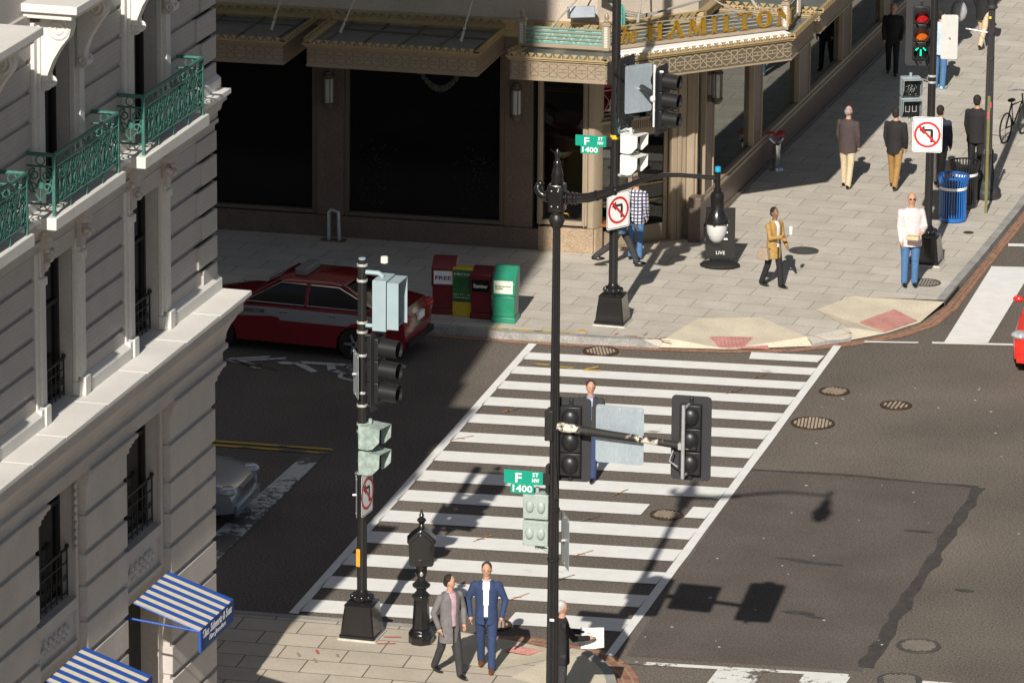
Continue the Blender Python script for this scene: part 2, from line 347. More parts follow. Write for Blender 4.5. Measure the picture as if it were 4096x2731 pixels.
for x, y, l, a in ((2.25, -19.33, .2, -62), (2.0, -19.55, .2, -60), (2.62, -19.4, .16, -65), (2.35, -19.75, .2, -60), (3.4, -21.1, .24, -30), (3.9, -21.05, .18, -40), (3.2, -21.5, .2, -40), (3.75, -21.5, .22, -30), (2.75, -18.2, .26, 25), (2.7, -18.5, .3, 22), (3.2, -18.25, .28, 15), (3.2, -18.6, .3, 18)): dash(r, x, y, l, a, .05, .158)
for x, y, l, a in ((1.95, .62, .14, 70), (2.25, .55, .25, 4), (2.5, .75, .2, 85), (2.75, .5, .26, 12), (2.9, .62, .14, 50), (2.45, .48, .2, -8), (3.0, .42, .2, -10)): dash(r, x, y, l, a, .04, .158)
structure(r.build('red_survey_mark', m_redspray, flat=True))
g = MB()
for x, y, l in ((-.4, .3, .5), (.1, .33, .4), (.55, .36, .45), (1.0, .4, .3)): dash(g, x, y, l, 4, .09, .157)
dash(g, 6.1, 2.1, .5, 46, .07, .11)
structure(g.build('kerb_paint', m_yel, flat=True))
# far pavement: kerb line from the side street round the corner and up the main street
KF = [(-60, -3.35), (-20, -1.15), (-4, -.1), (-1.5, .08), (-.2, .05), (1.4, .2), (2.2, .3)]
FARC = [(-60, -3.35, .15), (-20, -1.15, .15), (-4, -.12, .15), (-1.5, .08, .15), (0, .1, .15), (1.4, .22, .15), (2.55, .36, .15), (2.87, .4, .03),
        (2.95, .62, .15), (3.19, 2.21, .15), (4.34, 2.66, .15), (5.55, 1.55, .15), (5.7, 1.42, .06), (6.3, 2.02, .06), (6.36, 2.3, .03), (6.2, 2.45, .15), (5.27, 3.52, .15), (5.73, 4.73, .15), (7.45, 5.0, .15), (7.57, 5.03, .15), (7.57, 6.5, .15),
        (7.6, 9, .15), (7.6, 13, .15), (7.4, 20, .15), (7.0, 30, .15), (5, 90, .15)]
FARB = [(1.5, 90, .15), (1.5, 9.2, .15), (-.1, 6.5, .15), (-60, 2.8, .15)]
def slab(name, top, m, skirt=True, parent=None):
    b = MB(); n = len(top); b.add(top, [tuple(range(n))])
    o = b.build(name, m, flat=True); me = o.data
    bm = bmesh.new(); bm.from_mesh(me); bmesh.ops.triangulate(bm, faces=bm.faces)
    bmesh.ops.recalc_face_normals(bm, faces=bm.faces)
    if sum(f.normal.z for f in bm.faces) < 0: bmesh.ops.reverse_faces(bm, faces=bm.faces)
    bm.to_mesh(me); bm.free(); return structure(o)
slab('pavement', FARC+FARB, m_pave)
slab('corner_ramp', [(2.87, .4, .02), (4.2, .68, .02), (5.7, 1.40, .02), (5.55, 1.55, .154), (4.34, 2.66, .154), (3.19, 2.21, .154), (2.95, .62, .154)], m_ramp)
slab('side_ramp', [(6.3, 2.02, .02), (6.9, 2.75, .02), (7.35, 3.7, .02), (7.57, 5.0, .13), (5.73, 4.73, .154), (5.27, 3.52, .154), (6.2, 2.45, .154)], m_ramp)
def tactile(name, c, label_m=m_tact):
    b = MB(); P = [Vector(p) for p in c]; b.add(P+[p+Vector((0, 0, .012)) for p in P], [(4, 5, 6, 7), (0, 1, 5, 4), (1, 2, 6, 5), (2, 3, 7, 6), (3, 0, 4, 7)])
    for i in range(16):
        for j in range(10):
            u, v = (i+.5)/16, (j+.5)/10; p = (P[0]*(1-u)+P[1]*u)*(1-v)+(P[3]*(1-u)+P[2]*u)*v
            b.add([(p.x+.018*cos(k*pi/2), p.y+.018*sin(k*pi/2), p.z+.012) for k in range(4)]+[(p.x, p.y, p.z+.024)], [(0, 1, 4), (1, 2, 4), (2, 3, 4), (3, 0, 4)])
    return structure(b.build(name, m_tact, flat=True))
tactile('tactile_paving', [(3.75, .62, .03), (4.95, .9, .03), (4.72, 1.5, .075), (3.58, 1.2, .075)])
tactile('side_tactile_paving', [(6.84, 2.78, .03), (7.28, 3.75, .035), (6.72, 4.2, .1), (6.27, 3.1, .1)])
# kerbs (granite) as raised stones along the edge
def kerb(name, pts, w=.17, z=.156, zb=-.02):
    A, B, Ls = strip(pts, 0, -w); b = MB(); n = len(pts)
    zs = [p[2] if len(p) > 2 else z for p in pts]
    vs = [(p.x, p.y, zs[i]) for i, p in enumerate(A)]+[(p.x, p.y, zs[i]) for i, p in enumerate(B)]+[(p.x, p.y, zb) for p in A]
    b.add(vs, [(i, i+1, n+i+1, n+i) for i in range(n-1)]+[(i, 2*n+i, 2*n+i+1, i+1) for i in range(n-1)]); return structure(b.build(name, m_curb, sharp=20))
kerb('kerb', [(-60, -3.35), (-20, -1.15), (-4, -.12), (-1.5, .08), (0, .1), (1.4, .22), (2.5, .35), (2.87, .4, .03)])
kerb('corner_kerb', [(5.68, 1.4, .06), (6.0, 1.72, .07), (6.32, 2.04, .05)])
kerb('side_kerb', [(7.57, 5.0), (7.58, 6.5), (7.61, 9), (7.61, 13), (7.41, 20), (7.01, 30), (5, 90)])
g = MB(); g.box(7.5, 5.06, .035, 7.585, 6.4, .1); structure(g.build('drain_inlet', mat('inlet_dark', (.012, .011, .01), .8, var=0), flat=True))
GUT = [(-60, -3.35), (-20, -1.15), (-4, -.12), (-1.5, .06), (0, .08), (1.4, .2), (2.87, .38), (4.2, .66), (5.2, 1.03), (5.9, 1.55), (6.4, 2.05), (6.95, 2.72), (7.4, 3.7), (7.58, 5), (7.6, 6.5), (7.61, 9), (7.61, 13), (7.4, 20), (7, 30)]
def gutter(name, pts, ws, z=.01):
    A, B, Ls = strip(pts, 0, 0, z); n = len(pts); B = []
    P = [Vector((p[0], p[1], 0)) for p in pts]
    for i in range(n):
        t = (P[min(i+1, n-1)]-P[max(i-1, 0)]).normalized(); B.append(P[i]+Vector((t.y, -t.x, 0))*ws[i]+Vector((0, 0, z)))
    return structure(uv_strip(name, A, B, Ls, .3, m_gut))
gutter('brick_gutter', GUT, [.2]*7+[.2, .22, .24, .28, .32, .32, .26, .22, .2, .2, .2, .2])
# near pavement
NEARC = [(7.5, -60, .15), (7.5, -30, .15), (7.45, -20.5, .15), (7.33, -19.4, .15), (7.1, -18.8, .15), (6.82, -18.35, .15), (6.5, -17.97, .15), (6.1, -17.75, .12), (6.0, -17.75, .05), (5.93, -18.6, .15), (5.28, -19.29, .15), (4.13, -19.11, .15), (3.95, -17.75, .15), (4.9, -17.5, .06), (4.6, -17.44, .15),
         (.75, -17.67, .15), (-20, -18.9, .15), (-60, -21.3, .15)]
NEARC = [(7.5, -60, .15), (7.5, -30, .15), (7.45, -20.5, .15), (7.33, -19.4, .15), (7.1, -18.8, .15), (6.82, -18.35, .15), (6.5, -17.97, .15), (6.12, -17.76, .1), (5.93, -18.6, .15), (5.28, -19.29, .15), (4.13, -19.11, .15), (3.9, -17.65, .15), (3.9, -17.48, .15), (.75, -17.67, .15), (-20, -18.9, .15), (-60, -21.3, .15)]
slab('near_pavement', NEARC+[(-60, -27, .15), (-60, -60, .15)], m_pave2)
slab('near_ramp', [(3.9, -17.48, .12), (4.6, -17.42, .03), (5.0, -17.44, .02), (5.5, -17.6, .02), (6.12, -17.76, .03), (5.93, -18.6, .154), (5.28, -19.29, .154), (4.13, -19.11, .154), (3.9, -17.65, .154)], m_ramp)
slab('corner_apron', [(6.12, -17.76, .104), (6.5, -17.98, .154), (6.8, -18.36, .154), (7.05, -18.8, .154), (7.2, -19.6, .154), (6.3, -19.9, .154), (5.6, -19.6, .154), (5.93, -18.6, .156)], m_ramp)
tactile('near_tactile_paving', [(5.1, -18.22, .1), (5.55, -18.3, .1), (5.68, -17.92, .06), (5.2, -17.84, .06)])
kerb('near_kerb', [(3.9, -17.48), (.75, -17.67), (-20, -18.9), (-60, -21.3)])
kerb('near_corner_kerb', [(7.5, -60), (7.5, -30), (7.45, -20.5), (7.33, -19.4), (7.1, -18.8), (6.82, -18.35), (6.5, -17.97), (6.12, -17.76, .08)])
gutter('near_brick_gutter', [(7.5, -45), (7.5, -30), (7.45, -20.5), (7.33, -19.4), (7.1, -18.8), (6.82, -18.35), (6.5, -17.97), (6.12, -17.76), (5.5, -17.6), (5.0, -17.44), (4.6, -17.42)], [.25, .25, .3, .36, .42, .46, .46, .46, .42, .34, .1])
# manholes and covers
m_iron = mat('rusty_iron', (.085, .05, .033), .65, .3, var=.35, scale=9, fine=.2)
m_ironpale = mat('worn_iron', (.40, .335, .26), .5, .25, var=.25, scale=12)  # paler worn iron for the raised studs of the lids
m_irongrey = mat('grey_iron', (.09, .085, .08), .65, .2, var=.3, scale=8)
def manhole(x, y, d, z, label, grid=7, ang=20, m0=m_iron, m1=m_ironpale, ring=.8):
    t = root('manhole_cover', (x, y, z), 0, label, 'manhole cover'); r = d/2
    b = MB(); b.lathe([(r, 0), (r, .012), (r*.93, .014), (r*.93, .008), (.01, .008)], n=36); b.build('frame', m0, t)
    b = MB(); ca, sa = cos(radians(ang)), sin(radians(ang)); s = 2*r*ring/grid
    for i in range(grid):
        for j in range(grid):
            u, v = (i-(grid-1)/2)*s, (j-(grid-1)/2)*s
            if u*u+v*v < (r*ring*.93)**2:
                k = s*.33; q = [(u-k, v-k*.8), (u+k, v-k*.8), (u+k, v+k*.8), (u-k, v+k*.8)]
                b.add([(p*ca-w*sa, p*sa+w*ca, .008) for p, w in q]+[(p*ca-w*sa, p*sa+w*ca, .018) for p, w in q], [(4, 5, 6, 7), (0, 1, 5, 4), (1, 2, 6, 5), (2, 3, 7, 6), (3, 0, 4, 7)])
    b.build('lid', m1, t, flat=True); return t
manhole(1.85, -.19, .71, .012, 'round rusty manhole cover beside the far kerb above the crosswalk', 9)
manhole(6.81, -1.53, .6, .012, 'small round cover with a diagonal grid, nearest the far end of the crosswalk', 9, 35)
manhole(8.13, -2.1, .61, .012, 'round cover with bar slots, farthest right of the three on the open road', 6, 90)
manhole(6.9, -3.72, .83, .012, 'large worn manhole cover with a pale rim next to the crosswalk edge line', 11, 10, ring=.86)
manhole(5.72, -10.03, .6, .018, 'round cover with a grid set into the crosswalk under the lamp shadow', 9, 40)
manhole(11.48, -15.7, .73, .012, 'dark round grate on the asphalt at the lower right, above the worn crosswalk line', 11, 45, m_irongrey, mat('dull_iron', (.26, .23, .19), .6, .2))
manhole(11.55, -17.5, .74, .02, 'dark round grate lying across the worn crosswalk line at the bottom edge', 9, 60, m_irongrey, mat('dull_iron', (.26, .23, .19), .6, .2))
manhole(4.5, -16.75, .6, .018, 'round cover in the gutter behind the man in the blue suit', 8, 15)
manhole(4.0, 7.9, .62, .152, 'dark solid cover in the paving behind the woman in the white vest', 12, 0, m_irongrey, m_irongrey, .5)
manhole(6.94, 6.2, .6, .152, 'round grid cover in the pavement beside the feet of the man in sunglasses', 9, 5, m_irongrey, mat('dull_iron', (.26, .23, .19), .6, .2), .88)
b = MB(); b.lathe([(.075, 0), (.075, .008), (.055, .01), (.01, .008)], (1.25, .62, .15), n=20); o = b.build('valve_cap', mat('yellow_cap', (.6, .33, .05), .6, var=.2)); recentre(o); tag(o, 'small round yellow valve cap set in the paving by the far kerb', 'valve cap')
b = MB(); b.lathe([(.11, 0), (.11, .008), (.01, .009)], (6.95, 10.4, .15), n=20); o = b.build('water_cover', m_iron); recentre(o); tag(o, 'small rusty cover in the pavement in front of the blue litter bin', 'water cover')
# ================================================================ the pale stone building on the left
LB = root('corner_building', (1.9, -23.33, 0), 0, 'pale grey stone building with rusticated blocks, deep ledges and green iron balconies', 'building')
m_stone = mat('grey_limestone', (.50, .46, .425), .85, var=.1, scale=1.5, fine=.05, bump=.25, bscale=18)
m_stone_l = mat('pale_ledge', (.68, .655, .61), .85, var=.07, scale=1.2, fine=.05, bump=.2, bscale=25)
m_pbrick = bricked('painted_brick', (.48, .44, .41), (.37, .42, .395), .235, .071, .004, 'YZ', var=.02, rough=.85, bump=.55, noise=.06, nscale=2)
m_darkw = mat('dark_pane', (.008, .007, .007), .15, var=0, spec=.4)
m_dark = mat('dark_iron', (.02, .018, .017), .6, var=.2)
m_green = mat('verdigris_paint', (.05, .17, .135), .5, var=.25, scale=25, fine=.2, bscale=60)
C = [-26.38-3.68*k for k in range(5)]             # window axes
YN, YS = -23.33, -48.
def bx(m, name, boxes, bevel=0., **k):
    b = MB()
    for q in boxes: b.box(*q)
    return b.build(name, m, LB, world=True, bevel=bevel, flat=not bevel, **k)
# core
bx(m_stone, 'wall', [(-30, YS, 0, 1.40, YN-.05, 42), (1.40, YN-1.0, 12.9, 1.84, YN-.05, 42), (1.40, YS, 13.2, 1.84, YN-1.0, 42), (-30, -110, 0, 1.84, YS, 42)])
# recessed wall plane between piers, with openings left for the windows
def wallstrip(x0, x1, z0, z1, hw, top, sill, m, name):
    bs = []; edges = [YN-.06]
    for c in C: edges += [c+hw, c-hw]
    edges.append(YS)
    for i in range(0, len(edges), 2): bs.append((x0, edges[i+1], z0, x1, edges[i], z1))
    for c in C:
        if top < z1: bs.append((x0, c-hw, top, x1, c+hw, z1))
        if sill > z0: bs.append((x0, c-hw, z0, x1, c+hw, sill))
    return bx(m, name, bs)
wallstrip(1.41, 1.74, 3.55, 6.9, .82, 6.5, 4.2, m_stone, 'lower_wall'); wallstrip(1.41, 1.739, .15, 3.56, .8, 3.3, .15, m_stone, 'base_wall')
wallstrip(1.41, 1.84, 7.2, 10.3, .64, 9.55, 7.28, m_stone, 'middle_wall'); wallstrip(1.41, 1.84, 10.3, 13.2, .64, 13.0, 10.46, m_stone, 'upper_wall')
# piers of the base: rusticated blocks
tops = [5.80, 5.30, 4.78, 4.27, 3.78, 3.27, 2.77, 2.26, 1.76, 1.25, .75]
tops = [5.93, 5.47, 4.88, 4.39, 3.85, 3.33, 2.80, 2.27, 1.74, 1.21, .68, .15]
piers = [(C[0]+.97, YN)]+[(C[k+1]+.97, C[k]-.97) for k in range(4)]
for y0, y1 in piers:
    bx(m_stone, 'pier', [(1.73, y0, b_+.0, 1.9, y1, t-.085) for t, b_ in zip(tops[:-1], tops[1:])], bevel=.012)
    bx(m_stone, 'pier_core', [(1.72, y0+.03, .15, 1.845, y1-.03, 5.9)])
    e = .0 if y1 == YN else .1
    b = MB()
    for z0, z1, p in ((5.83, 5.92, .03), (5.92, 5.98, .06), (5.98, 6.06, .09), (6.06, 6.13, .15)): b.box(1.73, y0-min(p, .1), z0, 1.9+p, y1+(min(p, .1)), z1)
    b.build('pier_cap', m_stone, LB, world=True, bevel=.012)
def profile(name, P, y0, y1, m, bevel=0.):
    b = MB(); b.ext([(x, y0, z) for x, z in P], (0, y1-y0, 0)); return b.build(name, m, LB, world=True, flat=True)
profile('entablature', [(1.5, 7.21), (2.37, 7.19), (2.37, 7.12), (2.33, 7.1), (2.33, 6.97), (2.27, 6.95), (2.22, 6.86), (2.12, 6.72), (2.06, 6.6), (2.03, 6.45), (2.03, 6.44), (2.08, 6.42), (2.08, 6.35), (1.99, 6.33), (1.99, 6.135), (1.5, 6.135)], YS, YN+.1, m_stone)
y = YN+.13
while y > YS:
    n = y-random.uniform(1.35, 1.75); bx(m_stone_l, 'ledge_slab', [(1.5, n, 7.212, 2.46, y-.006, 7.285)], bevel=.01); y = n
profile('upper_ledge', [(1.5, 10.37), (2.1, 10.36), (2.1, 10.28), (2.04, 10.24), (2.0, 10.12), (1.95, 10.08), (1.95, 10.0), (1.5, 10.0)], YS, YN+.05, m_stone)
y = YN+.09
while y > YS: n = y-random.uniform(1.5, 2); bx(m_stone_l, 'ledge_slab', [(1.5, n, 10.372, 2.16, y-.006, 10.455)], bevel=.01); y = n
profile('frieze', [(1.5, 9.99), (1.97, 9.98), (1.97, 9.92), (1.91, 9.9), (1.91, 9.80), (1.5, 9.80)], YS, YN+.03, m_stone)
# storeys of painted brick bands between the windows
def bands(zt, zb, grooves, plinth, storey):
    spans = [(C[0]+1.0, YN)]+[(C[k+1]+1.0, C[k]-1.0) for k in range(4)]
    for y0, y1 in spans:
        zs = [zt]+grooves+[zb]; b = MB()
        for t, q in zip(zs[:-1], zs[1:]): b.box(1.83, y0, q+(.0), 1.9, y1, t-.072)
        b.build('brick_panel', m_pbrick, LB, world=True, bevel=.008)
        b = MB(); b.ext([(1.83, y0, plinth[0]), (2.0, y0, plinth[0]), (2.0, y0, plinth[1]-.07), (1.905, y0, plinth[1]), (1.83, y0, plinth[1])], (0, y1-y0+(.07 if y1 == YN else 0), 0)); b.build('plinth', m_stone_l, LB, world=True, flat=True)
    zs = [zt]+grooves+[zb]; b = MB()
    for i, (t, q) in enumerate(zip(zs[:-1], zs[1:])): w = .62 if i % 2 else .84; b.box(1.84, YN-w, q, 1.94, YN+.03, t-.072)
    b.build('quoin', m_pbrick, LB, world=True, bevel=.008)
bands(9.86, 7.5, [9.49, 9.07, 8.64, 8.22, 7.80], (7.28, 7.53), 2)
bands(13.3, 10.6, [13.03, 12.61, 12.18, 11.76, 11.34, 10.92], (10.45, 10.68), 3)
def spiral(c, r, turns, ax='YZ', a0=0., sgn=1, n=22, x=0.):
    out = []
    for i in range(n+1):
        t = i/n; a = a0+sgn*turns*2*pi*t; rr = r*(1-.82*t); p = (cos(a)*rr, sin(a)*rr)
        out.append((x, c[0]+p[0], c[1]+p[1]) if ax == 'YZ' else (x+p[0], c[0], c[1]+p[1]))
    return out
def window(c, z0, z1, hw, storey):
    xg = 1.50 if storey == 1 else 1.60
    b = MB(); b.box(1.405, c-hw, z0, xg, c+hw, z1); w = b.build('window', m_darkw, LB, world=True, flat=True)
    b = MB(); b.box(xg, c-hw, z0, xg+.05, c-hw+.07, z1); b.box(xg, c+hw-.07, z0, xg+.05, c+hw, z1); b.box(xg, c-.03, z0, xg+.04, c+.03, z1); b.box(xg+.002, c-hw+.07, z0+(z1-z0)*.62, xg+.045, c+hw-.07, z0+(z1-z0)*.62+.06); b.box(xg+.003, c-hw+.07, z1-.06, xg+.046, c+hw-.07, z1)
    f = b.build('frame', m_dark, w, flat=True)
    for v in f.data.vertices: v.co = RM[LB.name].inverted() @ v.co
    return w
def railing_small(c, z0, h, hw, x, name='window_rail'):
    b = MB(); b.tube([(x, c-hw, z0+h), (x, c+hw, z0+h)], .022); b.tube([(x, c-hw, z0+h*.72), (x, c+hw, z0+h*.72)], .012); b.tube([(x, c-hw, z0+.06), (x, c+hw, z0+.06)], .016)
    n = 7
    for i in range(n+1): yy = c-hw+2*hw*i/n; b.tube([(x, yy, z0), (x, yy, z0+h)], .012, 6)
    for i in range(n): yy = c-hw+2*hw*(i+.5)/n; b.tube(spiral((yy, z0+h*.4), .07, 1.4, x=x, a0=i), .008, 5)
    b.ball((x, c-hw, z0+h+.03), .035); b.ball((x, c+hw, z0+h+.03), .035)
    b.build(name, m_dark, LB, world=True)
for k, c in enumerate(C):
    # base: window over a carved panel, door below
    window(c, 4.2, 6.5, .82, 1); railing_small(c, 4.22, .72, .78, 1.66)
    bx(m_stone, 'window_surround', [(1.735, c-.93, 3.5, 1.785, c-.82, 6.13), (1.735, c+.82, 3.5, 1.785, c+.93, 6.13), (1.735, c-.82, 4.03, 1.80, c+.82, 4.2), (1.735, c-.82, 3.48, 1.80, c+.82, 3.55)])
    b = MB(); b.box(1.735, c-.62, 3.6, 1.748, c+.62, 3.98)
    for i in range(16):
        t = i/15; yy = c-.5+t; zz = 3.79+.09*sin(i*2.1); b.ball((1.76, yy, zz), (.04, .06+.03*(i % 3 == 0), .05), 8, 5)
    for s in (-1, 1):
        for j in range(3): b.tube(spiral((c+s*(.2+.13*j), 3.78+.05*(-1)**j), .09, 1.5, x=1.76, a0=j, sgn=s), .017, 6)
    b.build('carved_panel', m_stone, LB, world=True)
    if k:
        b = MB()
        for i in range(9): b.ball((1.80, c+.79, 5.9-i*.12), (.03, .05, .05), 8, 5)
        b.build('carved_drop', m_stone, LB, world=True)
    b = MB(); b.box(1.405, c-.8, .15, 1.45, c+.8, 3.3); b.build('door', m_darkw, LB, world=True, flat=True)
    # middle storey
    window(c, 7.28, 9.55, .64, 2); railing_small(c, 7.3, .55, .6, 1.72)
    for s in (-1, 1):
        b = MB(); q = sorted((c+s*.64, c+s*.7)); b.box(1.84, q[0], 7.5, 1.91, q[1], 9.62)
        q = sorted((c+s*.7, c+s*.88)); b.box(1.84, q[0], 7.52, 1.96, q[1], 9.3); q = sorted((c+s*.88, c+s*1.0)); b.box(1.84, q[0], 7.52, 1.925, q[1], 9.8)
        q = sorted((c+s*.7, c+s*.9)); b.box(1.84, q[0], 9.3, 1.99, q[1], 9.42); q = sorted((c+s*.71, c+s*.86)); b.box(1.84, q[0], 9.42, 1.945, q[1], 9.8)
        b.build('pilaster', m_stone_l, LB, world=True, bevel=.012)
        b = MB(); q = sorted((c+s*.64, c+s*.7)); b.box(1.84, q[0], 7.286, 1.96, q[1], 7.5); q = sorted((c+s*.7, c+s*.9)); b.box(1.84, q[0], 7.286, 2.02, q[1], 7.56); q = sorted((c+s*.9, c+s*1.01)); b.box(1.84, q[0], 7.286, 1.99, q[1], 7.54)
        b.build('pilaster_base', m_stone_l, LB, world=True, bevel=.01)
        # carved bracket under the balcony
        b = MB(); b.box(1.84, c+s*.76-.13, 9.86, 2.08, c+s*.76+.13, 10.28); b.box(1.84, c+s*.76-.09, 9.5, 1.99, c+s*.76+.09, 9.86)
        for i in range(12): b.ball((2.0+.07*random.random(), c+s*.76+random.uniform(-.13, .13), 9.62+.5*random.random()), random.uniform(.035, .06), 8, 6)
        b.tube([(p[0], c+s*.76, p[2]) for p in spiral((0, 9.72), .1, 1.4, 'XZ', x=2.04)], .03, 6)
        b.build('bracket', m_stone, LB, world=True)
    b = MB(); b.box(1.84, c-.6, 9.55, 1.92, c+.6, 9.8); b.build('lintel', m_stone, LB, world=True, flat=True)
    # balcony
    b = MB(); b.box(1.9, c-1.42, 10.285, 2.40, c+1.42, 10.46); sb = b.build('balcony', m_stone_l, LB, world=True, bevel=.012)
    b = MB(); xf = 2.33; y0, y1 = c-1.3, c+1.3; zt, zb = 11.33, 10.62
    for a, q in (((xf, y0), (xf, y1)), ((xf, y0), (1.93, y0)), ((xf, y1), (1.93, y1))):
        for z, r in ((zt, .03), (zt-.17, .016), (zb, .016)): b.tube([(a[0], a[1], z), (q[0], q[1], z)], r, 6)
    for p in ((xf, y0), (xf, y1)): b.box(p[0]-.022, p[1]-.022, 10.46, p[0]+.022, p[1]+.022, zt)
    for t in (.25, .5, .75): b.tube([(xf, y0+(y1-y0)*t, 10.46), (xf, y0+(y1-y0)*t, zb)], .014, 6)
    n = 6; w = (y1-y0)/n
    for i in range(n):
        yc = y0+w*(i+.5); b.box(xf-.012, yc-w/2-.01, zb, xf+.012, yc-w/2+.01, zt-.17)
        for s in (-1, 1):
            b.tube(spiral((yc+s*.11, 11.02), .1, 1.4, x=xf, a0=pi/2, sgn=-s), .013, 5); b.tube(spiral((yc+s*.12, 10.74), .09, 1.3, x=xf, a0=-pi/2, sgn=s), .013, 5)
            b.tube([(xf, yc+s*.02, 10.64), (xf, yc+s*.12, 10.8), (xf, yc+s*.2, 10.92), (xf, yc+s*.1, 11.12)], .013, 5); b.tube(spiral((yc+s*.13, 11.245), .06, 1.2, x=xf, a0=pi/2, sgn=s), .011, 5)
        b.ball((xf, yc, 10.84), (.02, .045, .08), 8, 6); b.ball((xf, yc, 10.68), (.02, .04, .03), 8, 6)
        b.tube([(xf, yc, zb), (xf, yc, 11.14)], .01, 5); b.ball((xf, yc, 11.06), (.02, .03, .05), 8, 6)
    for yy in (y0, y1):
        xc = 2.13; b.tube([(xc, yy, zb), (xc, yy, 11.14)], .012, 5)
        for s in (-1, 1):
            b.tube([(p[0], yy, p[2]) for p in spiral((0, 11.04), .09, 1.4, 'XZ', x=xc+s*.09, a0=pi/2, sgn=-s)], .013, 5)
            b.tube([(p[0], yy, p[2]) for p in spiral((0, 10.86), .08, 1.3, 'XZ', x=xc+s*.1, a0=-pi/2, sgn=s)], .013, 5); b.tube([(xc, yy, 10.66), (xc+s*.1, yy, 10.8), (xc+s*.16, yy, 10.98), (xc+s*.08, yy, 11.13)], .012, 5)
        ring = [(xc+.065*cos(2*pi*i/16), yy, 11.245+.065*sin(2*pi*i/16)) for i in range(17)]; b.tube(ring, .01, 5, False); b.ball((xc, yy, 10.9), (.05, .02, .09), 8, 6)
    rl = b.build('railing', m_green, sb, sharp=60)
    for v in rl.data.vertices: v.co = RM[LB.name].inverted() @ v.co
    # upper storey
    window(c, 10.46, 13.0, .64, 3)
    for s in (-1, 1):
        b = MB(); q = sorted((c+s*.64, c+s*.7)); b.box(1.84, q[0], 10.46, 1.93, q[1], 13.0); q = sorted((c+s*.7, c+s*.88)); b.box(1.84, q[0], 10.46, 1.99, q[1], 13.1); q = sorted((c+s*.88, c+s*1.0)); b.box(1.84, q[0], 10.46, 1.95, q[1], 13.1)
        b.build('pilaster', m_stone_l, LB, world=True, bevel=.012)
        # scrolled console
        yc = c+s*.73; P = [(1.98, 13.2), (2.42, 13.2), (2.44, 13.05), (2.4, 12.9), (2.28, 12.75), (2.16, 12.55), (2.08, 12.35), (2.1, 12.2), (2.06, 12.12), (1.98, 12.1)]
        b = MB(); b.ext([(x, yc-.1, z) for x, z in P], (0, .2, 0))
        for e in (-1, 1):
            b.tube([(p[0], yc+e*.1, p[2]) for p in spiral((0, 13.0), .17, 1.9, 'XZ', x=2.24, a0=pi/2, sgn=-1)], .024, 6); b.tube([(p[0], yc+e*.1, p[2]) for p in spiral((0, 12.22), .08, 1.5, 'XZ', x=2.06, a0=-pi/2, sgn=1)], .02, 6)
        for i in range(5): b.ball((2.11, yc-.08+.04*i, 12.2), .04, 8, 6)
        b.build('console', m_stone_l, LB, world=True, bevel=.008)
    bx(m_stone_l, 'hood', [(1.84, c-1.12, 13.2, 2.55, c+1.12, 13.3), (1.84, c-1.2, 13.3, 2.66, c+1.2, 13.42)], bevel=.012)
    # awning over the door
    if k < 3:
        y0, y1 = c-.78, c+.78; xb, zb_, xf, zf = 1.91, 3.46, 2.95, 3.12
        b = MB(); b.quad((xb, y0, zb_), (xf, y0, zf), (xf, y1, zf), (xb, y1, zb_)); b.quad((xb, y0, zb_-.02), (xf, y0, zf-.02), (xf, y1, zf-.02), (xb, y1, zb_-.02))
        b.quad((xb, y0, zb_), (xf, y0, zf), (xf, y0, zf-.02), (xb, y0, zb_-.02)); b.quad((xb, y1, zb_), (xf, y1, zf), (xf, y1, zf-.02), (xb, y1, zb_-.02)); b.quad((xb, y0, zb_), (xb, y1, zb_), (xb, y1, zb_-.02), (xb, y0, zb_-.02))
        if 'awning_stripes' not in MATS:
            m = mat('awning_stripes', (.5, .5, .5), .8, var=0); N = m.node_tree.nodes; K = m.node_tree.links.new; bs = N['Principled BSDF']
            sp = N.new('ShaderNodeSeparateXYZ'); K(N['Texture Coordinate'].outputs['Object'], sp.inputs[0])
            a = N.new('ShaderNodeMath'); a.operation = 'ADD'; a.inputs[1].default_value = -(C[0]-.78-YN)+3.68*40; K(sp.outputs[1], a.inputs[0])
            a3 = N.new('ShaderNodeMath'); a3.operation = 'MODULO'; a3.inputs[1].default_value = 3.68; K(a.outputs[0], a3.inputs[0])
            d = N.new('ShaderNodeMath'); d.operation = 'MODULO'; d.inputs[1].default_value = .26; K(a3.outputs[0], d.inputs[0])
            e = N.new('ShaderNodeMath'); e.operation = 'GREATER_THAN'; e.inputs[1].default_value = .125; K(d.outputs[0], e.inputs[0])
            nz = N.new('ShaderNodeTexNoise'); nz.inputs['Scale'].default_value = 14; K(N['Texture Coordinate'].outputs['Object'], nz.inputs[0])
            rp = N.new('ShaderNodeValToRGB'); rp.color_ramp.elements[0].color = (.56, .49, .36, 1); rp.color_ramp.elements[1].color = (.74, .67, .54, 1); K(nz.outputs[0], rp.inputs[0])
            mx = N.new('ShaderNodeMix'); mx.data_type = 'RGBA'; K(e.outputs[0], mx.inputs[0]); mx.inputs[7].default_value = (.012, .075, .34, 1); K(rp.outputs[0], mx.inputs[6]); K(mx.outputs[2], bs.inputs['Base Color'])
        aw = b.build('awning', MATS['awning_stripes'], LB, world=True, flat=True)
        if k == 0: aw['label'] = 'nearer-the-corner blue and cream striped awning'
        inv = RM[LB.name].inverted()
        mb = mat('awning_blue', (.012, .05, .2), .7, var=.1); mb2 = mat('awning_blue_frame', (.015, .09, .42), .5, var=.1)
        b = MB(); b.box(xf-.012, y0, zf-.34, xf+.004, y1, zf-.004); v_ = b.build('valance', mb, aw, flat=True)
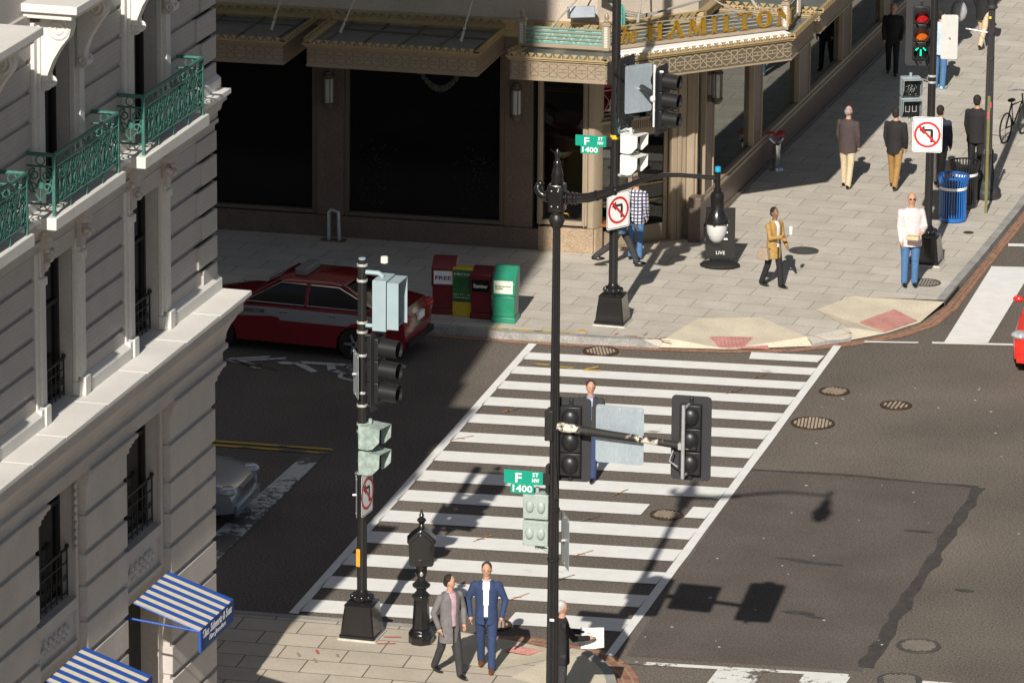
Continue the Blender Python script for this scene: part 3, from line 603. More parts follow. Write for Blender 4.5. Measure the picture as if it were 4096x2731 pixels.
        b = MB(); b.tube([(xf, y0, zf-.34), (xf, y0, zf-.01)], .022, 6); b.tube([(xf, y0, zf-.015), (1.75, y0+.02, zf-.015+.1)], .016, 6); b.tube([(xf, y0, zf-.012), (xb, y0, zb_-.01)], .012, 6); f_ = b.build('frame', mb2, aw)
        t1 = text_mb('Chas. Schwartz & Sons', (xf+.006, y0+.12, zf-.17), (0, 1, 0), (0, 0, 1), 1.34, .13, .003, .35); t2 = text_mb('Fine Jewelers', (xf+.006, y0+.42, zf-.30), (0, 1, 0), (0, 0, 1), .76, .1, .003, .35)
        t1.add(t2.v, t2.f); l_ = t1.build('lettering', mat('awning_letter', (.72, .72, .72), .7, var=0), aw, flat=True)
        for q in (v_, f_, l_):
            for v in q.data.vertices: v.co = inv @ v.co
# ================================================================ the restaurant building across the side street
HB = root('restaurant_building', (-.1, 6.55, .15), 0, 'brown granite restaurant building with bronze canopies and a gold lettered sign at its corner', 'building')
def part(b, name, m, parent=None, **k):
    o = b.build(name, m, HB, world=True, **k)
    if parent is not None:
        KIDS[HB.name].remove(o); o.parent = parent; KIDS.setdefault(parent.name, []).append(o)
    return o
m_gran = mat('brown_granite', (.145, .105, .085), .45, var=.12, scale=3, fine=.45, bscale=55)
m_gran_l = mat('tan_granite', (.36, .265, .175), .55, var=.12, scale=3, fine=.4, bscale=45)
m_bronze = mat('bronze_paint', (.36, .285, .2), .5, .15, var=.08, scale=3)
m_bronze_d = mat('dark_bronze', (.15, .115, .085), .5, .2, var=.1, scale=3)
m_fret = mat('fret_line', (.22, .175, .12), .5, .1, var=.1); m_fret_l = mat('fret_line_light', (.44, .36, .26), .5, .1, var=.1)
m_crown = mat('gilt_trim', (.46, .345, .18), .5, .2, var=.12, scale=9)
m_upper = mat('upper_limestone', (.50, .43, .355), .85, var=.1, scale=1.2, fine=.1, bump=.2, bscale=30)
m_teal = mat('teal_glass', (.16, .34, .30), .25, var=.1, scale=2); m_teal_l = mat('etched_teal', (.28, .47, .43), .4, var=.05)
m_roofg = mat('canopy_glass', (.13, .15, .14), .3, var=.25, scale=3)
m_gold = mat('gold_leaf', (.72, .42, .05), .3, .75, var=.2, scale=18); m_whitep = mat('white_board', (.86, .86, .85), .6, var=.04)
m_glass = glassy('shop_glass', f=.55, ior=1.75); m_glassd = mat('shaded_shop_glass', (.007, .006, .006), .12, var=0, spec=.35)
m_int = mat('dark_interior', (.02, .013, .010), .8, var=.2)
m_brass = mat('brass', (.75, .5, .14), .25, .9, var=.15); m_wood = mat('varnished_wood', (.27, .09, .025), .4, var=.3, scale=4, stretch=(8, 8, 1))
A34 = radians(3.4); A47 = radians(46.9)
FM = Matrix.Translation((-.9, 6.42, 0)) @ Matrix.Rotation(A34, 4, 'Z')      # x along the side street, -y outward
CM = Matrix.Translation((-.1, 6.55, 0)) @ Matrix.Rotation(A47, 4, 'Z')      # the cut corner
NM = Matrix.Translation((1.55, 8.1, 0)) @ Matrix.Rotation(pi/2, 4, 'Z')     # the main street front
def frame(X): return MB(X)
# upper wall and core
b = MB(); b.prism([(-40, 4.12), (-.12, 6.56), (1.56, 8.35), (1.56, 80), (-40, 80)], 4.96, 30); part(b, 'upper_wall', m_upper, flat=True)
b = MB()
for M_, L0, L1 in ((FM, -40, .78), (CM, 0, 2.26), (NM, .1, 70)):
    b.X = M_; b.box(L0, -.16, 4.78, L1, .3, 4.965); b.box(L0, -.1, 4.62, L1, .3, 4.78)
    n = 0; x = L0 if L0 > -12 else -12
    while x < min(L1, 12): b.add([(x, -.16, 4.965), (x+.17, -.16, 4.965), (x+.085, -.16, 4.87), (x, -.22, 4.99), (x+.17, -.22, 4.99), (x+.085, -.2, 4.87)], [(3, 4, 5), (0, 1, 4, 3), (0, 3, 5, 2), (1, 2, 5, 4)]); x += .19
part(b, 'cornice_trim', m_crown, flat=True)
# granite base, piers, floors and dark rooms
b = MB(FM); b.box(-40, -.1, .15, -.36, .4, .6); b.box(-.36, -.08, .15, .75, .3, .66); part(b, 'base', m_gran, bevel=.01)
b = MB(FM)
for u0, u1 in ((-5.08, -4.5), (-1.1, -.5), (-8.6, -8.05)): b.box(u0, -.06, .602, u1, .5, 4.7)
part(b, 'pier', m_gran, bevel=.012)
b = MB(FM); b.box(-.36, -.1, .152, .8, .3, .655); b.X = None; b.prism([(-.25, 6.42), (-.06, 6.44), (.04, 6.6), (-.05, 6.75)], .15, .66); part(b, 'corner_base', m_gran_l, bevel=.01)
b = MB(FM); b.box(-40, .35, .15, .5, .45, 4.7); part(b, 'back_wall', m_int, flat=True)
def fwindow(u0, u1, z0, z1, glass, y=.08):
    b = MB(FM); b.box(u0, y, z0, u1, y+.02, z1); w = part(b, 'window', glass, flat=True)
    b = MB(FM)
    for q in ((u0-.1, -.05, z0-.08, u0, y+.03, z1), (u1, -.05, z0-.08, u1+.1, y+.03, z1), (u0, -.05, z0-.08, u1, y+.03, z0), (u0-.06, -.075, z0-.1, u0-.03, y, z1), (u1+.03, -.075, z0-.1, u1+.06, y, z1)): b.box(*q)
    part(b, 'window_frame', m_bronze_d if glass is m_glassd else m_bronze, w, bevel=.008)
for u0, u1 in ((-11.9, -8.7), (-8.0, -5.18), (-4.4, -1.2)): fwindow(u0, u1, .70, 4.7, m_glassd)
fwindow(-.3, .55, .78, 4.4, m_glass, .06)
# faint things inside the shaded window: swag, foliage
b = MB(FM)
for i in range(13):
    t = -1+2*i/12; b.ball((-2.5+t*.42, .07, 3.5+.35*t*t-.1), (.05, .02, .08), 8, 5)
part(b, 'swag', mat('window_swag', (.06, .075, .055), .8, var=.4, scale=20))
b = MB(FM)
for i in range(160):
    x = random.choice((-3.9, -1.7))+random.gauss(0, .2); z = random.uniform(.9, 2.2); a = random.uniform(0, 6.28); s = .06
    b.add([(x, .06, z), (x+s*cos(a), .05, z+s*sin(a)), (x+.6*s*cos(a+.6), .07, z+.6*s*sin(a+.6))], [(0, 1, 2)])
part(b, 'window_foliage', mat('dim_foliage', (.02, .03, .018), .8, var=.3), flat=True)
# corner display: green drape, dark panelling
b = MB(FM); b.box(-.3, .75, .6, 1.1, .8, 4.4); b.box(-.36, .1, .6, -.31, .8, 4.4); part(b, 'display_backdrop', m_int, flat=True)
b = MB(FM); b.box(-.3, .1, .68, 1.2, .78, .74); part(b, 'display_floor', m_wood, flat=True)
b = MB(FM)
for i in range(9): b.tube([(-.27+.022*i, .62-.0*i, .74), (-.27+.022*i, .62, 4.3)], .018, 6)
part(b, 'drape', mat('green_drape', (.06, .12, .05), .8, var=.2))
b = MB(FM); b.box(.3, .55, .8, .52, .6, 2.0); b.box(-.05, .6, 1.5, .4, .63, 1.54); b.box(.36, .54, 1.62, .46, .545, 1.95); part(b, 'display_shelf', m_wood, bevel=.005)
# the cut corner: pilasters, transom grille, dentilled lintel, glazed doors
b = MB(); b.prism([(-.26, 6.44), (-.22, 6.36), (-.1, 6.38), (-.02, 6.48), (.02, 6.66), (-.06, 6.8), (-.2, 6.7)], .66, 4.4); part(b, 'pilaster', m_bronze, bevel=.02)
b = MB(CM); b.box(1.84, -.02, .15, 1.97, .3, 4.4); b.box(1.97, -.05, .15, 2.06, .3, 4.4); b.box(2.06, .0, .15, 2.2, .3, 4.4); b.X = None; b.box(1.40, 8.16, .3, 1.56, 8.3, 4.4); part(b, 'pilaster', m_bronze, bevel=.012)
b = MB(CM); b.box(.02, -.04, .15, .1, .26, 4.4); b.box(.1, .0, 2.95, .17, .2, 4.4); b.box(1.77, .0, 2.95, 1.84, .2, 4.4); b.box(.1, .02, 2.56, 1.84, .2, 2.95); b.box(.02, -.1, 2.84, 1.9, .1, 2.9)
for i in range(38): b.box(.1+i*.045, -.045, 2.64, .122+i*.045, .03, 2.83)
lint = part(b, 'door_lintel', m_bronze, bevel=.006)
b = MB(CM)
for zz in (3.0, 3.5, 4.0): b.box(.17, .08, zz-.012, 1.77, .1, zz+.012)
for i in range(5): x = .17+i*.4; b.box(x-.012, .078, 3.0, x+.012, .102, 4.4)
for i in range(4):
    for z0 in (3.0, 3.5, 4.0):
        x = .17+i*.4; b.tube([(x, .09, z0), (x+.4, .09, z0+.5)], .009, 5); b.tube([(x+.4, .09, z0), (x, .09, z0+.5)], .009, 5)
        for k in range(6): a = k*pi/3+.3; b.tube([(x+.2, .085, z0+.25), (x+.2+.07*cos(a), .08, z0+.25+.07*sin(a))], [.014, .004], 5)
part(b, 'transom_grille', m_bronze)
b = MB(CM); b.box(.1, .15, 2.95, 1.84, .16, 4.4); part(b, 'transom_glass', m_glass, flat=True)
for x0, x1 in ((.12, .96), (1.0, 1.82)):
    b = MB(CM)
    for q in ((x0, .12, .17, x0+.09, .18, 2.56), (x1-.09, .12, .17, x1, .18, 2.56), (x0+.09, .12, .17, x1-.09, .18, .52), (x0+.09, .12, 2.44, x1-.09, .18, 2.56)): b.box(*q)
    d = part(b, 'door', m_bronze, bevel=.008)
    b = MB(CM); b.box(x0+.09, .145, .52, x1-.09, .155, 2.44); part(b, 'pane', m_glass, d, flat=True)
    b = MB(CM)
    for zz in (1.05, 1.4): b.tube([(x0+.06, .08, zz), (x1-.06, .08, zz+.02)], .012, 6)
    part(b, 'push_bar', m_brass, d)
b = MB(CM); b.box(-.3, 2.2, .15, 3.2, 2.3, 4.5); b.box(-.3, .3, 4.42, 3, 2.3, 4.5); part(b, 'lobby_wall', m_int, flat=True)
b = MB(CM); b.box(.0, .22, .152, 2.2, 2.2, .17); part(b, 'lobby_floor', mat('lobby_floor', (.05, .04, .035), .4, var=.2), flat=True)
b = MB(CM); b.box(-.05, -.05, .152, 2.0, .3, .165); part(b, 'threshold', m_gran_l, flat=True)
# main street front
piers = [(.92, 1.5), (5.25, 5.82), (9.55, 10.4), (13.95, 14.6), (18.4, 19.05), (22.8, 23.4), (27.2, 27.9), (31.6, 32.3)]
wins = [(.2, .85)]+[(piers[i][1]+.13, piers[i+1][0]-.13) for i in range(7)]
b = MB(NM)
for u0, u1 in piers: b.box(u0, -.04, .86, u1, .4, 4.7)
b.box(.0, -.05, .15, 40, .3, .82); b.box(-.0, -.1, .15, 40, .0, .24); part(b, 'pier', m_gran, bevel=.012)
b = MB(NM); b.box(0, -.09, .78, 40, .12, .85); b.box(0, -.06, .85, 40, .1, .93); part(b, 'sill', m_bronze, bevel=.008)
for u0, u1 in wins:
    b = MB(NM); b.box(u0, .05, .93, u1, .07, 4.7); w = part(b, 'window', glassy('street_glass', f=.35, ior=2.1), flat=True)
    b = MB(NM)
    for q in ((u0-.05, -.06, .93, u0, .08, 4.7), (u1, -.06, .93, u1+.05, .08, 4.7), (u0-.12, -.02, .93, u0-.05, .08, 4.7), (u1+.05, -.02, .93, u1+.12, .08, 4.7)): b.box(*q)
    part(b, 'window_frame', m_bronze, w, bevel=.006)
b = MB(NM); b.box(.1, 1.4, .15, 40, 1.5, 4.7); b.box(.1, .1, .16, 40, 1.4, .9); part(b, 'back_wall', m_int, flat=True)
b = MB(NM)
for i in range(4): b.tube([(1.75+i*.22, .3, 1.05+.08*i), (1.75+i*.22, .3, 1.62+.1*i)], .012, 6)
part(b, 'light_tube', mat('pale_tube', (.6, .75, .9), .4, var=0, emit=.5))
b = MB(NM); b.box(-.22, -.24, .15, .1, .02, 1.1); part(b, 'corner_bollard', m_gran, bevel=.01)
# wall lanterns
def lantern(X, u, z, s=1.):
    b = MB(X); b.box(u-.06, -.12, z-.02, u+.06, -.05, z+.1); b.box(u-.06, -.12, z+.55, u+.06, -.05, z+.66)
    for z0, z1, r in ((-.06, -.02, .07), (-.02, .03, .115), (.03, .07, .135), (.58, .62, .135), (.62, .67, .11), (.67, .72, .07)):
        b.lathe([(r*.9, z+z0), (r, z+z0+.01), (r, z+z1-.01), (r*.9, z+z1)], (u, -.2, 0), 12)
    for k in range(6): a = k*pi/3; b.tube([(u+.11*cos(a), -.2+.11*sin(a), z+.05), (u+.11*cos(a), -.2+.11*sin(a), z+.6)], .012, 5)
    l = part(b, 'wall_lantern', m_bronze_d); b = MB(X); b.lathe([(.095, z+.06), (.095, z+.59)], (u, -.2, 0), 12); part(b, 'lamp_glass', mat('lantern_glass', (.52, .53, .52), .35, var=.1), l)
lantern(FM, -4.79, 2.97); lantern(FM, -.82, 2.95); lantern(NM, 1.2, 2.85); lantern(NM, 10.0, 2.85); lantern(NM, 18.7, 2.85)
# canopies
ZB, ZP, ZC = 4.285, 4.70, 4.86
def fret(b, X, L, y, z0, z1, w=.014):
    p = .37; n = max(1, int(L/p)); p = L/n; h = z1-z0
    for i in range(n):
        x = i*p; a = lambda u, v: (x+u*p, z0+v*h)
        S_ = [(a(.06, .12), a(.06, .88)), (a(.06, .88), a(.46, .88)), (a(.46, .88), a(.46, .12)), (a(.46, .12), a(.06, .12)), (a(.06, .72), a(.46, .28)), (a(.06, .28), a(.46, .72)),
              (a(.46, .72), a(.76, .95)), (a(.76, .95), a(1.06, .72)), (a(.46, .28), a(.76, .05)), (a(.76, .05), a(1.06, .28)), (a(.52, .6), a(1.0, .6)), (a(.52, .4), a(1.0, .4)), (a(.76, .6), a(.76, .4))]
        for (x0, v0), (x1, v1) in S_:
            d = Vector((x1-x0, v1-v0)).normalized(); q = Vector((-d.y, d.x))*w/2
            b.add([(x0+q.x, y, v0+q.y), (x0-q.x, y, v0-q.y), (x1-q.x, y, v1-q.y), (x1+q.x, y, v1+q.y)], [(0, 1, 2, 3)])
def canopy(P, teeth=True, mf=m_bronze, ml=m_fret, closed_ends=True):
    """P: outer corners in plan, wall to wall"""
    V = [Vector((x, y, 0)) for x, y in P]; fa = MB(); fr = MB(); cr = MB(); segs = []
    for p, q in zip(V[:-1], V[1:]):
        d = q-p; Ls = d.length; a = atan2(d.y, d.x); X = Matrix.Translation(p) @ Matrix.Rotation(a, 4, 'Z'); segs.append((X, Ls))
        fa.X = fr.X = cr.X = X
        fa.box(0, .0, ZB, Ls, .05, ZP); fa.box(-.0, -.02, ZB, Ls, .0, ZB+.035); fr_y = -.006
        fret(fr, X, Ls, fr_y, ZB+.05, ZP-.02)
        cr.box(-.04, -.05, ZP, Ls+.04, .06, ZP+.03); cr.box(-.06, -.09, ZP+.045, Ls+.06, .06, ZP+.075)
        if teeth:
            n = int(Ls/.174); t = Ls/n
            for i in range(n):
                x = i*t; z0, z1 = ZP+.075, ZC
                cr.ext([(x+t*.16, -.085, z1), (x+t*.84, -.085, z1), (x+t*.5, -.085, z0)], (0, .03, 0)); cr.box(x-t*.07, -.085, z0, x+t*.07, -.06, z1-.03)
    c = part(fa, 'canopy', mf, bevel=.0, flat=True); part(fr, 'fretwork', ml, c, flat=True); part(cr, 'crown', m_crown, c, flat=True)
    g = MB(); n = len(V); g.add([(v.x, v.y, ZP+.02) for v in V]+[(v.x, v.y, ZB+.1) for v in V], [tuple(range(n)), tuple(range(n, 2*n))]); part(g, 'canopy_roof', m_roofg, c, flat=True)
    for X, Ls in segs:
        pass
    return c, segs
CP = [(-1.02, 6.4), (-1.22, 4.01), (.72, 4.13), (3.76, 7.38), (3.74, 9.5), (1.55, 9.5)]
c1, sg = canopy(CP)
fz = MB()
# light lines on the dark bronze corner panel
fret(fz, None, 0.37, 0, 0, .1) if False else None
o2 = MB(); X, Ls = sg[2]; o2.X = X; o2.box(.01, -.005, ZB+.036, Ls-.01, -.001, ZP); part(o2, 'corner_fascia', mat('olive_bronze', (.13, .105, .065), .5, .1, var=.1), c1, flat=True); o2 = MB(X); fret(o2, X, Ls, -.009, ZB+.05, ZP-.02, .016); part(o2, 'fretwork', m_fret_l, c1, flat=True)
canopy([(-4.65, 6.2), (-4.55, 3.86), (-1.98, 4.02), (-2.2, 6.3)]) if False else canopy([(-5.55, 6.15), (-5.45, 3.82), (-1.92, 3.98), (-2.02, 6.35)])
canopy([(-10, 5.9), (-9.9, 3.5), (-5.95, 3.78), (-6.0, 6.1)])
for y0, y1 in ((9.95, 13.9), (14.5, 18.2), (18.9, 22.7), (23.3, 27.2)): canopy([(1.55, y0), (3.76, y0), (3.72, y1), (1.55, y1)])
# glazing bars on canopy roofs
b = MB()
for P in ([(-5.2, -2.1, 4.2)], [(-9.6, -6.2, 4.2)]):
    for x0, x1, y in P:
        for i in range(5): x = x0+(x1-x0)*i/4; b.box(x-.02, y-.2, ZP+.022, x+.02, 6.2, ZP+.045)
        b.box(x0, 5.4, ZP+.022, x1, 5.44, ZP+.05)
part(b, 'glazing_bar', m_bronze_d, flat=True)
# set-back balustrade with etched glass on the corner canopy
def balustrade(p, q, glass=True, letters=False):
    p = Vector((p[0], p[1], 0)); q = Vector((q[0], q[1], 0)); d = q-p; Ls = d.length; X = Matrix.Translation(p) @ Matrix.Rotation(atan2(d.y, d.x), 4, 'Z')
    b = MB(X); b.box(0, -.05, 4.79, Ls, .05, 4.865); r = part(b, 'balustrade', m_bronze, bevel=.008)
    b = MB(X)
    for i in range(4 if not letters else 5): b.box(.06, -.012, 4.945+i*.075, Ls-.06, .012, 4.962+i*.075)
    part(b, 'rail', m_bronze if not letters else mat('grey_rail', (.4, .38, .33), .5, .3, var=.1), r, flat=True)
    if glass:
        b = MB(X); b.box(.06, .02, 4.865, Ls-.06, .03, 5.2); part(b, 'glass_panel', m_teal, r, flat=True)
        b = MB(X); n = int(Ls/.3); t = Ls/n
        for i in range(n):
            x = i*t+.05
            for z0, z1, xa, xb in ((5.13, 5.16, .0, .55), (5.05, 5.07, .0, .4), (4.98, 5.0, .55, .95), (4.9, 4.92, .1, .6)): b.box(x+xa*t, .012, z0, x+xb*t, .017, z1)
            b.add([(x+.1*t, .014, 4.88), (x+.2*t, .014, 4.88), (x+.6*t, .014, 5.12), (x+.5*t, .014, 5.12)], [(0, 1, 2, 3)]); b.add([(x+.9*t, .014, 4.88), (x+1.0*t, .014, 4.88), (x+.6*t, .014, 5.12), (x+.5*t, .014, 5.12)], [(0, 1, 2, 3)])
        part(b, 'etching', m_teal_l, r, flat=True)
    return X, Ls, r
BP = [(-1.22, 4.85), (.52, 4.93), (3.5, 7.95), (3.42, 9.3)]
balustrade(BP[0], BP[1]); XL, LL, rL = balustrade(BP[1], BP[2], False, True); balustrade(BP[2], BP[3])
for x, y in BP:
    b = MB(Matrix.Translation((x, y, 0)) @ Matrix.Rotation(A34, 4, 'Z')); b.box(-.07, -.07, 4.79, .07, .07, 5.3); b.box(-.09, -.09, 5.3, .09, .09, 5.34); b.box(-.075, -.075, 5.34, .075, .075, 5.37)
    p_ = part(b, 'post', m_bronze, bevel=.006); b = MB()
    for i in range(13): b.X = Matrix.Translation((x, y, 0)) @ Matrix.Rotation(A34, 4, 'Z'); b.box(-.035, -.078, 4.86+i*.033, .035, .078, 4.88+i*.033); b.box(-.078, -.035, 4.861+i*.033, .078, .035, 4.881+i*.033)
    part(b, 'louvre', mat('white_louvre', (.7, .68, .62), .5, var=.05), p_, flat=True)
    b = MB(); b.lathe([(.02, 5.37), (.05, 5.39), (.03, 5.42), (.05, 5.46), (.045, 5.5), (.012, 5.56)], (x, y, 0), 10); part(b, 'finial', m_bronze, p_)
b = MB(XL); b.box(.12, -.36, 4.74, LL-.08, -.08, 4.787); b.box(.1, -.4, 4.70, LL-.05, -.05, 4.74); part(b, 'white_board', m_whitep, flat=True)
# gold letters HAMILTON, drawn as thick and thin strokes with serifs
GL = {'H': [(.08, 0, .30, 1), (.68, 0, .9, 1), (.3, .46, .68, .54), (0, 0, .38, .06), (.6, 0, .98, .06), (0, .94, .38, 1), (.6, .94, .98, 1)],
      'I': [(.2, 0, .6, 1), (0, 0, .8, .06), (0, .94, .8, 1)], 'L': [(.1, 0, .34, 1), (0, .94, .46, 1), (0, 0, .9, .07), (.82, 0, .9, .3)],
      'T': [(.38, 0, .62, 1), (.22, 0, .78, .06), (0, .92, 1, 1), (0, .74, .07, 1), (.93, .74, 1, 1)]}
SL = {'A': [((.12, 0), (.5, 1), .08), ((.88, 0), (.5, 1), .24), ((.26, .33), (.74, .33), .06), ((-.02, .03), (.3, .03), .06), ((.68, .03), (1.04, .03), .06), ((-.05, .2), (.22, .36), .08)],
      'M': [((.1, 0), (.16, 1), .07), ((.18, 1), (.5, .05), .22), ((.5, .05), (.82, 1), .07), ((.88, 0), (.86, 1), .22), ((0, .03), (.22, .03), .06), ((.74, .03), (1.02, .03), .06)],
      'N': [((.14, 0), (.14, 1), .08), ((.14, 1), (.84, 0), .24), ((.86, 0), (.86, 1), .08), ((0, .03), (.3, .03), .06), ((0, .97), (.24, .97), .06), ((.7, .97), (1.02, .97), .06)]}
def glyph(b, ch, x, w, z, h, y0, y1):
    for q in GL.get(ch, []): b.box(x+q[0]*w, y0, z+q[1]*h, x+q[2]*w, y1, z+q[3]*h)
    for (xa, za), (xb, zb), t in SL.get(ch, []):
        t *= w; xa, xb = x+xa*w, x+xb*w; za, zb = z+za*h, z+zb*h
        if abs(za-zb) < 1e-6: b.box(xa, y0, za-.03*h, xb, y1, za+.03*h)
        else: b.ext([(xa-t/2, y0, za), (xa+t/2, y0, za), (xb+t/2, y0, zb), (xb-t/2, y0, zb)], (0, y1-y0, 0))
    if ch == 'O':
        n = 28
        out = [(x+w/2+w*.5*cos(2*pi*k/n), z+h/2+h*.5*sin(2*pi*k/n)) for k in range(n)]; inn = [(x+w/2+w*(.24)*cos(2*pi*k/n), z+h/2+h*.43*sin(2*pi*k/n)) for k in range(n)]
        b.loft([[(p[0], y0, p[1]) for p in out], [(p[0], y0, p[1]) for p in inn], [(p[0], y1, p[1]) for p in inn], [(p[0], y1, p[1]) for p in out], [(p[0], y0, p[1]) for p in out]], cap=False)
x = .92
for i, ch in enumerate('HAMILTON'):
    w = {'I': .15, 'L': .3, 'M': .42, 'T': .34}.get(ch, .37); y = x
    b = MB(XL); glyph(b, ch, x, w, 4.9, .34, -.075, -.03); part(b, 'letter', m_gold, rL, flat=True); x += w+{'I': .12, 'L': .04, 'A': .1, 'M': .14}.get(ch, .12)
t = text_mb('The', (.12, -.04, 4.9), (1, 0, 0), (0, 0, 1), .56, .36, .03, .45, X=XL, bold=.012); part(t, 'script_letters', m_gold, rL, flat=True)
# stays, cables, floodlights above the canopies
b = MB()
for q in (((-.8, 4.95, 5.0), (.05, 6.5, 6.1)), ((1.0, 5.55, 5.25), (.75, 7.3, 6.4)), ((3.0, 7.6, 5.25), (1.6, 8.6, 6.6)), ((-2.35, 4.3, 4.9), (-2.35, 6.3, 6.6)), ((-4.9, 4.3, 4.9), (-4.6, 6.2, 6.6)), ((-6.3, 4.1, 4.9), (-6.3, 6.1, 6.6))):
    b.tube(q, .018, 6); p = Vector(q[0]); v = (Vector(q[1])-p).normalized(); b.tube([p, p+v*.25], .03, 6); b.tube([p+v*.3, p+v*.36], .035, 6)
part(b, 'canopy_stay', mat('stay_rod', (.5, .46, .38), .4, .3, var=.1))
b = MB()
for j in range(3):
    b.tube([(.1+.03*j, 6.4, 5.55-.04*j), (.4, 6.45, 5.3-.06*j), (.8, 6.8, 5.16-.03*j), (1.4, 7.5, 5.2+.02*j), (1.9, 7.9, 5.35), (2.4, 7.95, 5.1), (3.0, 8.0, 5.02)], .012+.004*j, 6)
b.tube([(-1.0, 6.35, 5.0), (-2.0, 6.2, 4.95), (-3.2, 6.15, 5.0), (-4.4, 6.1, 4.85), (-5.5, 6.0, 5.0)], .014, 6)
part(b, 'cable', mat('cable_grey', (.3, .28, .25), .6, var=.1))
b = MB(Matrix.Translation((-.32, 6.05, 5.28)) @ Matrix.Rotation(.45, 4, 'Z') @ Matrix.Rotation(-.25, 4, 'X')); b.cbox((0, 0, 0), (.52, .34, .24)); part(b, 'floodlight', mat('floodlight_grey', (.42, .45, .5), .4, .5, var=.12), bevel=.015)
b = MB(); b.box(.0, 6.1, 5.62, .28, 6.5, 6.2); part(b, 'junction_box', mat('grey_green_box', (.25, .3, .27), .5, var=.1), bevel=.01)
b = MB(); b.lathe([(.1, 4.99), (.11, 5.05), (.11, 5.3), (.07, 5.42), (.01, 5.45)], (.42, 6.35, 0), 14, flute=.25); part(b, 'caged_lamp', mat('green_cage', (.12, .38, .3), .4, var=.4, scale=30))
b = MB(); b.box(-.5, 5.3, 4.87, .15, 5.55, 4.95); part(b, 'loose_board', mat('loose_board', (.5, .42, .27), .8, var=.2), bevel=.01)
# brass lamp and lectern in the corner window and doorway (free-standing)
fl = root('floor_lamp', FM @ Vector((.05, .35, .74)), 0, 'brass floor lamp with a pale bowl shade in the corner display window', 'lamp')
b = MB(); b.lathe([(.09, 0), (.1, .03), (.03, .08), (.018, .3), (.03, .5), (.02, .55), (.03, .8), (.018, .9), (.03, 1.1), (.02, 1.3)], n=12); b.build('stand', m_brass, fl)
for k in range(3): a = k*2.1; b = MB(); b.tube([(0, 0, .12), (.12*cos(a), .12*sin(a), .1), (.17*cos(a), .17*sin(a), 0)], [.015, .018, .025], 6); b.build('foot', m_brass, fl)
b = MB(); b.lathe([(.03, 1.27), (.16, 1.33), (.24, 1.42), (.27, 1.47), (.25, 1.46), (.12, 1.36), (.02, 1.32)], n=20); b.build('lamp_shade', mat('alabaster', (.72, .68, .5), .5, var=.15), fl)
lp = root('lectern', CM @ Vector((1.55, .55, .17)), A47, 'slatted varnished wooden host stand inside the glass door', 'host stand')
b = MB(); b.sqlathe([(.16, 0), (.16, .25), (.2, .3), (.2, .8), (.17, .85)]); b.build('body', m_wood, lp); b = MB()
for i in range(6): b.box(-.16+i*.055, -.215, .32, -.135+i*.055, -.19, .78)
b.build('slats', mat('light_wood', (.55, .26, .08), .4, var=.2), lp, flat=True); b = MB(); b.ball((0, 0, .92), (.06, .06, .08)); b.build('ornament', m_brass, lp)
# ================================================================ signal poles, signals, signs
m_blk = mat('black_gloss', (.012, .011, .011), .22, var=.15, scale=12, coat=.4); m_blkm = mat('black_satin', (.018, .017, .017), .42, var=.2, scale=20)
m_sig = mat('signal_black', (.018, .018, .019), .38, var=.1); m_sigp = mat('backplate_black', (.032, .032, .035), .55, var=.1, scale=3)
m_alu = mat('sign_back_metal', (.42, .49, .54), .45, .35, var=.14, scale=3, fine=.08, bscale=30, stretch=(1, 1, .4)); m_galv = mat('galvanised', (.55, .57, .57), .4, .5, var=.15, scale=18)
m_pgry = mat('grey_green_paint', (.36, .42, .39), .5, var=.12, scale=8, fine=.1, bscale=30); m_pblu = mat('blue_grey_paint', (.33, .42, .45), .45, var=.06, scale=4)
m_pwht = mat('sunbleached_white', (.78, .78, .73), .6, var=.1, scale=10); m_band = mat('steel_band', (.75, .74, .72), .35, .5, var=.1)
m_rust = worn('rusty_arm', (.68, .62, .52), (.02, .017, .015), .5, 5, streak=(1, 1, 1)); m_green_s = mat('sign_green', (0, .30, .20), .45, var=.06); m_sw = mat('sign_white', (.82, .82, .80), .5, var=.03)
m_sred = mat('sign_red', (.55, .02, .02), .5, var=.08); m_sblk = mat('sign_black', (.015, .015, .017), .5, var=0); m_amb = mat('amber_lens', (.55, .12, .01), .25, var=.25, scale=30); m_redl = mat('red_lens', (.42, .01, .012), .25, var=.25, scale=30)
m_lens = mat('dark_lens', (.01, .012, .011), .15, var=0); m_grn = mat('green_arrow_light', (.0, .85, .42), .4, var=0, emit=2.0); m_conc = mat('footing', (.55, .53, .46), .8, var=.15)
def rrect(w, h, r, n=4):
    out = []
    for cx, cy, a0 in ((w/2-r, h/2-r, 0), (-w/2+r, h/2-r, 90), (-w/2+r, -h/2+r, 180), (w/2-r, -h/2+r, 270)):
        for i in range(n+1): a = radians(a0+90*i/n); out.append((cx+r*cos(a), cy+r*sin(a)))
    return out
def plate(b, X, w, h, r, t=.004, y=0.):
    """upright rounded plate in the x-z plane, front towards -y"""
    b.X = X; b.ext([(x, y, z) for x, z in rrect(w, h, r)], (0, t, 0)); return b
